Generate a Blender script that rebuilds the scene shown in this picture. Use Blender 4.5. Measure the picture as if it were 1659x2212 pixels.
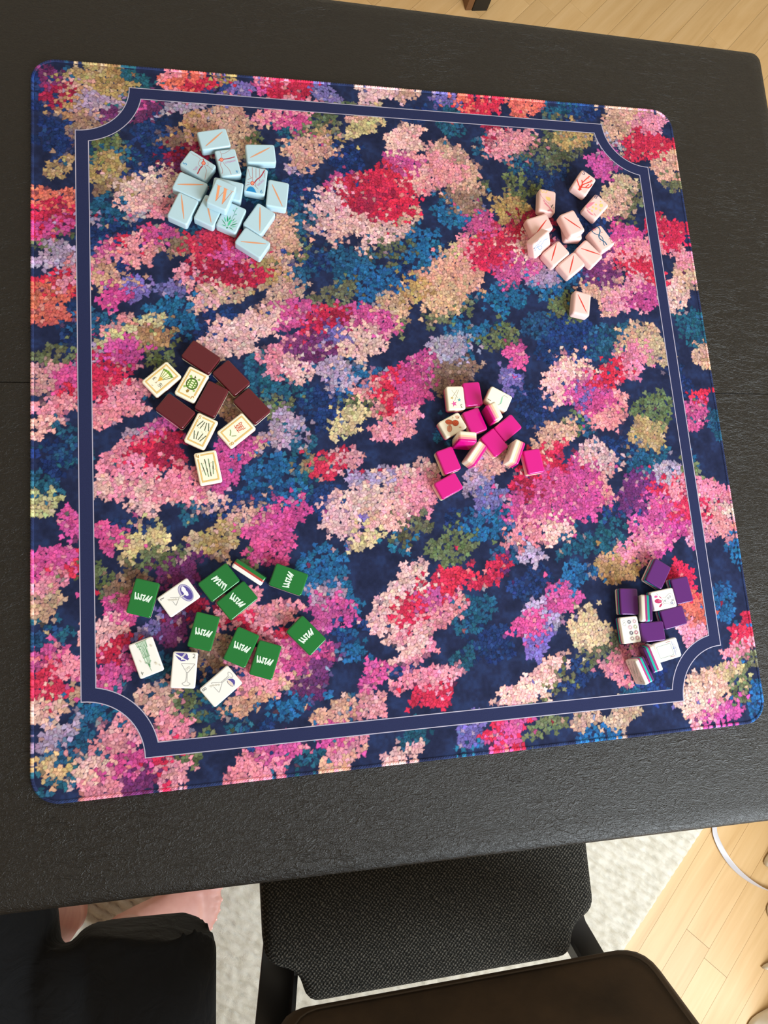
import bpy, bmesh, math, random
import numpy as np
from mathutils import Vector, Matrix, Euler
for o in list(bpy.data.objects): bpy.data.objects.remove(o, do_unlink=True)
scene = bpy.context.scene
COLL = scene.collection
PI = math.pi
Z0 = 0.739            # height of the mat surface above the floor (metres)

# ------------------------------------------------------------------ camera
cam_d = bpy.data.cameras.new('camera'); cam = bpy.data.objects.new('camera', cam_d); COLL.objects.link(cam)
cam_d.sensor_fit = 'VERTICAL'; cam_d.sensor_height = 36.0; cam_d.sensor_width = 27.0
cam_d.lens = 36.0 * 1640.0 / 2212.0; cam_d.clip_start = 0.02
right = Vector((0.97517, -0.07861, 0.20703)); down = Vector((-0.04022, -0.9822, -0.18349)); fwd = Vector((0.21777, 0.17061, -0.96097))
cam.matrix_world = Matrix(((right.x, -down.x, -fwd.x, -0.2063), (right.y, -down.y, -fwd.y, -0.2583), (right.z, -down.z, -fwd.z, 0.7543 + Z0), (0, 0, 0, 1)))
scene.camera = cam

# ------------------------------------------------------------------ light
scene.view_settings.view_transform = 'Standard'; scene.view_settings.look = 'None'
scene.view_settings.gamma = 1.0; scene.view_settings.use_curve_mapping = False
scene.view_settings.exposure = 0.0
world = bpy.data.worlds.new('room_ambient'); scene.world = world; world.use_nodes = True
bgn = world.node_tree.nodes['Background']
bgn.inputs[0].default_value = (1.0, 0.86, 0.68, 1); bgn.inputs[1].default_value = 0.68
def area(name, loc, target, sx, sy, power, col):
    d = bpy.data.lights.new(name, 'AREA'); d.shape = 'RECTANGLE'; d.size = sx; d.size_y = sy; d.energy = power; d.color = col
    o = bpy.data.objects.new(name, d); COLL.objects.link(o); o.location = loc
    o.rotation_euler = (Vector(target) - Vector(loc)).to_track_quat('-Z', 'Y').to_euler()
    return o
area('window_daylight', (1.25, -1.70, 1.80), (1.25, 0.0, 1.80), 1.4, 1.4, 150, (0.82, 0.92, 1.0))

# ------------------------------------------------------------------ helpers
def srgb(h):
    if not isinstance(h, str): return tuple(h)
    h = h.lstrip('#'); v = [int(h[i:i+2], 16)/255 for i in (0, 2, 4)]
    return tuple(c/12.92 if c <= 0.04045 else ((c+0.055)/1.055)**2.4 for c in v)
MATS = {}
def mat(name, col, rough=0.5, spec=0.5, coat=0.0, **kw):
    if name in MATS: return MATS[name]
    m = bpy.data.materials.new(name); m.use_nodes = True
    b = m.node_tree.nodes['Principled BSDF']
    b.inputs['Base Color'].default_value = (*srgb(col), 1); b.inputs['Roughness'].default_value = rough
    b.inputs['Specular IOR Level'].default_value = spec; b.inputs['Coat Weight'].default_value = coat; b.inputs['Coat Roughness'].default_value = 0.08
    for k, v in kw.items(): b.inputs[k.replace('_', ' ')].default_value = v
    MATS[name] = m; return m
class NT:
    def __init__(s, m): s.m = m; s.t = m.node_tree; s.b = s.t.nodes['Principled BSDF']
    def n(s, ty, **kw):
        n = s.t.nodes.new(ty)
        for k, v in kw.items():
            if k.startswith('i_'):
                key = k[2:]; key = int(key) if key.isdigit() else key.replace('_', ' ')
                s.set(n.inputs[key], v)
            else: setattr(n, k, v)
        return n
    def set(s, inp, v):
        if hasattr(v, 'is_linked') or isinstance(v, bpy.types.NodeSocket): s.t.links.new(v, inp)
        else: inp.default_value = v
    def math(s, op, a, b=0.0, clamp=False):
        n = s.n('ShaderNodeMath', operation=op, use_clamp=clamp); s.set(n.inputs[0], a); s.set(n.inputs[1], b); return n.outputs[0]
    def mix(s, f, a, b, mode='MIX'):
        n = s.n('ShaderNodeMix', data_type='RGBA', blend_type=mode); s.set(n.inputs[0], f)
        s.set(n.inputs[6], a if not isinstance(a, (tuple, list)) else (*a[:3], 1)); s.set(n.inputs[7], b if not isinstance(b, (tuple, list)) else (*b[:3], 1)); return n.outputs[2]
    def ramp(s, f, *stops):
        n = s.n('ShaderNodeValToRGB'); e = n.color_ramp.elements
        while len(e) < len(stops): e.new(0.5)
        for el, (p, c) in zip(e, stops): el.position = p; el.color = (*c[:3], 1) if isinstance(c, (tuple, list)) else (c, c, c, 1)
        s.set(n.inputs[0], f); return n.outputs[0]
    def obj(s, scale=(1, 1, 1), rot=(0, 0, 0)):
        tc = s.n('ShaderNodeTexCoord'); mp = s.n('ShaderNodeMapping'); mp.inputs['Scale'].default_value = scale; mp.inputs['Rotation'].default_value = rot
        s.t.links.new(tc.outputs['Object'], mp.inputs[0]); return mp.outputs[0]
    def noise(s, vec, scale, detail=4, rough=0.55, dist=0.0):
        n = s.n('ShaderNodeTexNoise', i_Vector=vec); n.inputs['Scale'].default_value = scale; n.inputs['Detail'].default_value = detail; n.inputs['Roughness'].default_value = rough; n.inputs['Distortion'].default_value = dist
        return n.outputs[0]
    def bump(s, h, strength, dist):
        n = s.n('ShaderNodeBump'); n.inputs['Strength'].default_value = strength; n.inputs['Distance'].default_value = dist
        s.set(n.inputs['Height'], h); s.t.links.new(n.outputs[0], s.b.inputs['Normal'])
def newmat(name, rough=0.5, spec=0.5):
    m = mat(name, (0.5, 0.5, 0.5), rough, spec); return NT(m)
def mesh_obj(name, verts, faces, m, parent=None, smooth=False, mats=None, fmat=None):
    me = bpy.data.meshes.new(name); me.from_pydata(verts, [], faces)
    for x in (mats or [m]): me.materials.append(x)
    if fmat is not None: me.polygons.foreach_set('material_index', fmat)
    if smooth: me.polygons.foreach_set('use_smooth', [True]*len(me.polygons))
    me.update()
    o = bpy.data.objects.new(name, me); COLL.objects.link(o)
    if parent: o.parent = parent
    return o
def bm_obj(name, bm, m, parent=None, smooth=False):
    me = bpy.data.meshes.new(name); bm.to_mesh(me); bm.free(); me.materials.append(m)
    if smooth: me.polygons.foreach_set('use_smooth', [True]*len(me.polygons))
    o = bpy.data.objects.new(name, me); COLL.objects.link(o)
    if parent: o.parent = parent
    return o
def empty(name, loc=(0, 0, 0), rot=(0, 0, 0)):
    o = bpy.data.objects.new(name, None); COLL.objects.link(o); o.location = loc; o.rotation_euler = rot; o.empty_display_size = 0.02; return o
def tag(o, label=None, cat=None, group=None, kind=None):
    for k, v in (('label', label), ('category', cat), ('group', group), ('kind', kind)):
        if v: o[k] = v
    return o
def bevel(o, w, seg=3, ang=35):
    b = o.modifiers.new('bevel', 'BEVEL'); b.width = w; b.segments = seg; b.limit_method = 'ANGLE'; b.angle_limit = math.radians(ang)
    o.data.polygons.foreach_set('use_smooth', [True]*len(o.data.polygons)); b.harden_normals = False
    return o
def rrect(w, h, r, n=5):
    pts = []
    for cx, cy, a0 in ((w/2-r, h/2-r, 0), (-w/2+r, h/2-r, PI/2), (-w/2+r, -h/2+r, PI), (w/2-r, -h/2+r, 1.5*PI)):
        for i in range(n+1):
            a = a0 + PI/2*i/n; pts.append((cx+r*math.cos(a), cy+r*math.sin(a)))
    return pts
def loft(rings, cap=True):
    """rings: list of equally long lists of 3D points -> verts, faces"""
    n = len(rings[0]); v = [p for r in rings for p in r]; f = []
    for i in range(len(rings)-1):
        for j in range(n): f.append((i*n+j, i*n+(j+1) % n, (i+1)*n+(j+1) % n, (i+1)*n+j))
    if cap: f.append(tuple(range(n-1, -1, -1))); f.append(tuple((len(rings)-1)*n+j for j in range(n)))
    return v, f
def extrude_poly(name, pts, z0, z1, m, parent=None, bev=0.0, seg=3):
    v, f = loft([[(x, y, z0) for x, y in pts], [(x, y, z1) for x, y in pts]])
    o = mesh_obj(name, v, f, m, parent)
    if bev: bevel(o, bev, seg)
    return o
def box(name, c, s, m, parent=None, bev=0.0, rot=None):
    x, y, z = s[0]/2, s[1]/2, s[2]/2
    v = [Vector((sx*x, sy*y, sz*z)) for sz in (-1, 1) for sx, sy in ((-1, -1), (1, -1), (1, 1), (-1, 1))]
    if rot: v = [Euler(rot).to_matrix() @ p for p in v]
    v = [tuple(p+Vector(c)) for p in v]
    o = mesh_obj(name, v, [(3, 2, 1, 0), (4, 5, 6, 7), (0, 1, 5, 4), (1, 2, 6, 5), (2, 3, 7, 6), (3, 0, 4, 7)], m, parent)
    if bev: bevel(o, bev)
    return o
def sweep(path, prof_fn, closed_prof=True, up=Vector((0, 0, 1))):
    """profile(i) -> list of 2D points in (side, up) plane, swept along path"""
    rings = []
    for i, p in enumerate(path):
        a = Vector(path[max(i-1, 0)]); b = Vector(path[min(i+1, len(path)-1)]); t = (b-a).normalized()
        s = t.cross(up); s = s.normalized() if s.length > 1e-4 else Vector((1, 0, 0)); u = s.cross(t)
        rings.append([tuple(Vector(p)+s*x+u*y) for x, y in prof_fn(i)])
    return loft(rings)
def tube(path, radii, n=10): return sweep(path, lambda i: [(radii[i]*math.cos(2*PI*k/n), radii[i]*math.sin(2*PI*k/n)) for k in range(n)], up=Vector((0.0123, 1, 0.02)))

# value noise in numpy
def vnoise(x, y, scale, seed):
    rng = np.random.default_rng(seed); t = rng.random((256, 256))
    xs, ys = x/scale, y/scale; xi, yi = np.floor(xs).astype(int), np.floor(ys).astype(int); fx, fy = xs-xi, ys-yi
    fx = fx*fx*(3-2*fx); fy = fy*fy*(3-2*fy); g = lambda a, b: t[a % 256, b % 256]
    return (g(xi, yi)*(1-fx)+g(xi+1, yi)*fx)*(1-fy)+(g(xi, yi+1)*(1-fx)+g(xi+1, yi+1)*fx)*fy - 0.5

# ------------------------------------------------------------------ floor
def mat_wood():
    N = newmat('oak_floor', 0.42, 0.4)
    oi = N.n('ShaderNodeObjectInfo')
    v = N.obj((1.2, 16, 16)); v2 = N.obj((2.5, 60, 60))
    off = N.n('ShaderNodeVectorMath', operation='ADD', i_0=v); N.set(off.inputs[1], N.n('ShaderNodeCombineXYZ', i_0=N.math('MULTIPLY', oi.outputs['Random'], 37.0), i_1=N.math('MULTIPLY', oi.outputs['Random'], 91.0)).outputs[0])
    n1 = N.noise(off.outputs[0], 2.4, 5, 0.6, 0.6); n2 = N.noise(v2, 3.0, 4, 0.6)
    c = N.ramp(n1, (0.25, srgb('#c79f68')), (0.5, srgb('#d3ad78')), (0.75, srgb('#dbb785')))
    c = N.mix(N.math('MULTIPLY', n2, 0.22), c, srgb('#a87c46'))
    tone = N.math('ADD', N.math('MULTIPLY', oi.outputs['Random'], 0.10), 0.95)
    c = N.mix(1.0, c, N.n('ShaderNodeCombineColor', i_0=tone, i_1=tone, i_2=tone).outputs[0], 'MULTIPLY')
    N.t.links.new(c, N.b.inputs['Base Color']); N.bump(n2, 0.12, 0.001)
    return N.m
WOOD = mat_wood()
FA = math.radians(45.5)                      # direction of the floor boards
floor = box('floor', (0.2, 0.2, -0.03), (7, 7, 0.04), mat('floor_gap', '#a07c50', 0.8), None); tag(floor, kind='structure')
rng = random.Random(5)
fd = Vector((math.cos(FA), math.sin(FA), 0)); fn = Vector((-math.sin(FA), math.cos(FA), 0))
PW = 0.062; plank_meshes = {}
for row in range(-26, 24):
    s = -2.2 + rng.random()*0.9
    while s < 2.4:
        ln = rng.choice((0.55, 0.8, 1.1)); mid = s+ln/2
        p = Vector((0.35, 0.25, 0)) + fd*mid + fn*(row*PW)
        if not (-0.9 < p.x < 2.0 and -1.7 < p.y < 2.1) or (p.x < 0.35 and p.y < 0.75): s += ln; continue
        if ln not in plank_meshes:
            q = box('plank', (0, 0, -0.006), (ln-0.0006, PW-0.0005, 0.012), WOOD, None, 0.0004); q.modifiers['bevel'].segments = 1
            q.data.polygons.foreach_set('use_smooth', [False]*6); plank_meshes[ln] = q.data; bpy.data.objects.remove(q)
        q = bpy.data.objects.new('plank', plank_meshes[ln]); COLL.objects.link(q); q.parent = floor
        q.location = (p.x, p.y, 0); q.rotation_euler = (0, 0, FA+(PI if rng.random() < .5 else 0)); s += ln
# the rest of the floor, further than the pieces can be told apart
sub = box('subfloor_boards', (0.2, 0.2, -0.0085), (6.9, 6.9, 0.003), WOOD, floor)
sub.data.materials[0] = WOOD

# ------------------------------------------------------------------ walls, the daylight window in the near one
WALL = mat('painted_wall', '#e4dccb', 0.9, 0.1)
def wall(name, c, sz): return tag(box(name, c, sz, WALL), kind='structure')
wall('wall_left', (-2.5, 0.1, 1.25), (0.1, 5.3, 2.5)); wall('wall_right', (2.7, 0.1, 1.25), (0.1, 5.3, 2.5)); wall('wall_back', (0.1, 2.7, 1.25), (5.1, 0.1, 2.5))
V_, F_ = [], []
for x0, x1, z0, z1 in ((-2.45, 0.53, 0, 2.5), (1.97, 2.65, 0, 2.5), (0.53, 1.97, 0, 1.08)):
    k = len(V_); V_ += [(x, y, z) for z in (z0, z1) for x, y in ((x0, -1.85), (x1, -1.85), (x1, -1.75), (x0, -1.75))]
    F_ += [tuple(k+i for i in q) for q in ((3, 2, 1, 0), (4, 5, 6, 7), (0, 1, 5, 4), (1, 2, 6, 5), (2, 3, 7, 6), (3, 0, 4, 7))]
tag(mesh_obj('wall_front', V_, F_, WALL), kind='structure')
WF = mat('window_white', '#efece4', 0.5); win = empty('window_1', (1.25, -1.78, 1.08)); win['kind'] = 'structure'
for c, sz in (((0, 0, 0.02), (1.44, 0.06, 0.04)), ((0, 0, 1.42), (1.44, 0.06, 0.04)), ((-.70, 0, .72), (.04, .06, 1.36)), ((.70, 0, .72), (.04, .06, 1.36))): box('window_frame', c, sz, WF, win)

# ------------------------------------------------------------------ rug
def mat_rug():
    N = newmat('cream_rug', 0.95, 0.1)
    v = N.obj(); n = N.noise(v, 55, 4); f = N.noise(v, 900, 3)
    c = N.ramp(n, (0.3, srgb('#c9c1b0')), (0.6, srgb('#e3ddd0')))
    c = N.mix(N.math('MULTIPLY', f, 0.3), c, srgb('#b7ad98')); N.t.links.new(c, N.b.inputs['Base Color']); N.bump(f, 0.6, 0.003)
    return N.m
RUG = mat_rug()
def make_rug():
    # ridged pile: ridges run about -35 degrees; the right edge follows the boards
    a = math.radians(-34); rd = np.array((math.cos(a), math.sin(a))); rn = np.array((-math.sin(a), math.cos(a)))
    e0 = np.array((0.655, -0.775)); ed = np.array((0.7253, 0.6884)); en = np.array((-ed[1], ed[0]))
    nu, nv = 560, 300; U = np.linspace(-1.25, 0.75, nu); V = np.linspace(0.0, 1.6, nv)
    uu, vv = np.meshgrid(U, V, indexing='ij'); x = e0[0]+ed[0]*uu+en[0]*vv; y = e0[1]+ed[1]*uu+en[1]*vv
    along = x*rd[0]+y*rd[1]; across = x*rn[0]+y*rn[1]
    across = across + 0.006*vnoise(along+9, across+9, 0.035, 3) + 0.003*vnoise(along+9, across+9, 0.012, 4)
    z = 0.0085 + 0.0072*np.abs(np.sin(across/0.0155*PI))**0.55 + 0.003*vnoise(x+5, y+5, 0.008, 8)
    edge = np.minimum(vv, 0.012)/0.012; z = z*(0.35+0.65*np.sqrt(edge))
    verts = np.stack([x, y, z], -1).reshape(-1, 3)
    idx = np.arange(nu*nv).reshape(nu, nv); f = np.stack([idx[:-1, :-1], idx[1:, :-1], idx[1:, 1:], idx[:-1, 1:]], -1).reshape(-1, 4)
    b = [idx[:, 0], idx[-1, :], idx[::-1, -1], idx[0, ::-1]]; loop = np.concatenate([q[:-1] for q in b]); n0 = len(verts)
    low = verts[loop].copy(); low[:, 2] = 0.0002; verts = np.vstack([verts, low]); k = np.arange(len(loop)); k2 = (k+1) % len(loop)
    side = np.stack([loop[k], n0+k, n0+k2, loop[k2]], -1)
    return mesh_obj('area_rug', verts.tolist(), np.vstack([f, side]).tolist(), RUG, None, True)
tag(make_rug(), 'cream ribbed wool area rug under the black card table', 'rug')

# ------------------------------------------------------------------ card table
def mat_vinyl():
    N = newmat('black_vinyl', 0.40, 0.4)
    v = N.obj()
    def crease(rot, sc, scale, dist, p0, p1):
        # thin ridges where a stretched noise crosses its middle value
        n = N.noise(N.obj((sc, 1, 1), (0, 0, math.radians(rot))), scale, 3, 0.55, dist)
        return N.ramp(N.math('ABSOLUTE', N.math('SUBTRACT', n, 0.5)), (p0, 1.0), (p1, 0.0))
    m1 = N.ramp(N.noise(v, 7, 3), (0.38, 0.25), (0.62, 1.0)); m2 = N.ramp(N.noise(N.obj((1, 1, 1), (0.3, 0.2, 1.0)), 9, 3), (0.4, 0.2), (0.62, 1.0))
    a = N.math('MULTIPLY', crease(52, 0.34, 120, 0.8, 0.0, 0.045), m1); b = N.math('MULTIPLY', crease(-12, 0.38, 130, 0.8, 0.0, 0.045), m2); c = crease(80, 0.6, 330, 0.5, 0.0, 0.07)
    f = N.noise(v, 1000, 3, 0.6)
    h = N.math('ADD', N.math('ADD', N.math('ADD', N.math('MULTIPLY', a, 0.8), N.math('MULTIPLY', b, 0.7)), N.math('MULTIPLY', c, 0.35)), N.math('MULTIPLY', f, 0.9))
    N.b.inputs['Base Color'].default_value = (*srgb('#15100a'), 1)
    N.t.links.new(N.ramp(f, (0.3, 0.36), (0.7, 0.5)), N.b.inputs['Roughness'])
    N.bump(h, 0.75, 0.0006)
    return N.m
VINYL = mat_vinyl(); METAL = mat('black_metal', '#101010', 0.4, 0.5)
TA = math.radians(-1.2)
table = empty('card_table', (0.038, 0.010, 0), (0, 0, TA))
tag(table, 'black vinyl folding card table with a centre seam', 'table')
TW, TD, TT = 0.972, 0.966, 0.030; ZT = Z0-0.004
for s in (1, -1):
    # each half of the top is padded: outer edges rolled, inner edge tight against the seam
    r = 0.013; hw = TW/2; y0, y1 = 0.0002, TD/2
    out = [(-hw, y0), (hw, y0)] + [(hw-r+r*math.cos(a), y1-r+r*math.sin(a)) for a in [PI/2*i/5 for i in range(6)]] + [(-hw+r-r*math.sin(a), y1-r+r*math.cos(a)) for a in [PI/2*i/5 for i in range(6)]]
    def inset(d):
        cx, cy = 0, 0; res = []
        for x, y in out:
            nx = x - math.copysign(d, x); ny = y - (d if y > y1-r-1e-6 else 0) if abs(y-y0) > 1e-6 else y + min(d, 0.0003)
            res.append((nx, ny))
        return res
    rings = []
    for d, z in ((0.004, -TT), (0.0, -TT+0.004), (0.0, -0.012), (0.0012, -0.006), (0.0045, -0.0022), (0.010, -0.0006), (0.020, 0.0)):
        rings.append([(x, y*s, ZT+z) for x, y in inset(d)])
    v, f = loft(rings)
    if s < 0: f = [tuple(reversed(q)) for q in f]
    o = mesh_obj('padded_top', v, f, VINYL, table, True); o.data.polygons.foreach_set('use_smooth', [len(q.vertices) == 4 for q in o.data.polygons])
    rim = extrude_poly('metal_rim', [(x*1.0, y*s) for x, y in inset(0.006)] if s > 0 else [(x, y*s) for x, y in reversed(inset(0.006))], ZT-TT-0.012, ZT-TT, METAL, table, 0.002)
for sx in (-1, 1):
    for sy in (-1, 1):
        v, f = tube([(sx*0.40, sy*0.40, ZT-0.042), (sx*0.41, sy*0.41, 0.3), (sx*0.42, sy*0.42, 0.020)], [0.012, 0.012, 0.012])
        leg = mesh_obj('leg', v, f, METAL, table, True)
        v, f = tube([(sx*0.42, sy*0.42, 0.0178), (sx*0.42, sy*0.42, 0.0185), (sx*0.42, sy*0.42, 0.034)], [0.016, 0.016, 0.014]); mesh_obj('rubber_foot', v, f, mat('rubber', '#0b0b0b', 0.8), leg, True)

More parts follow.
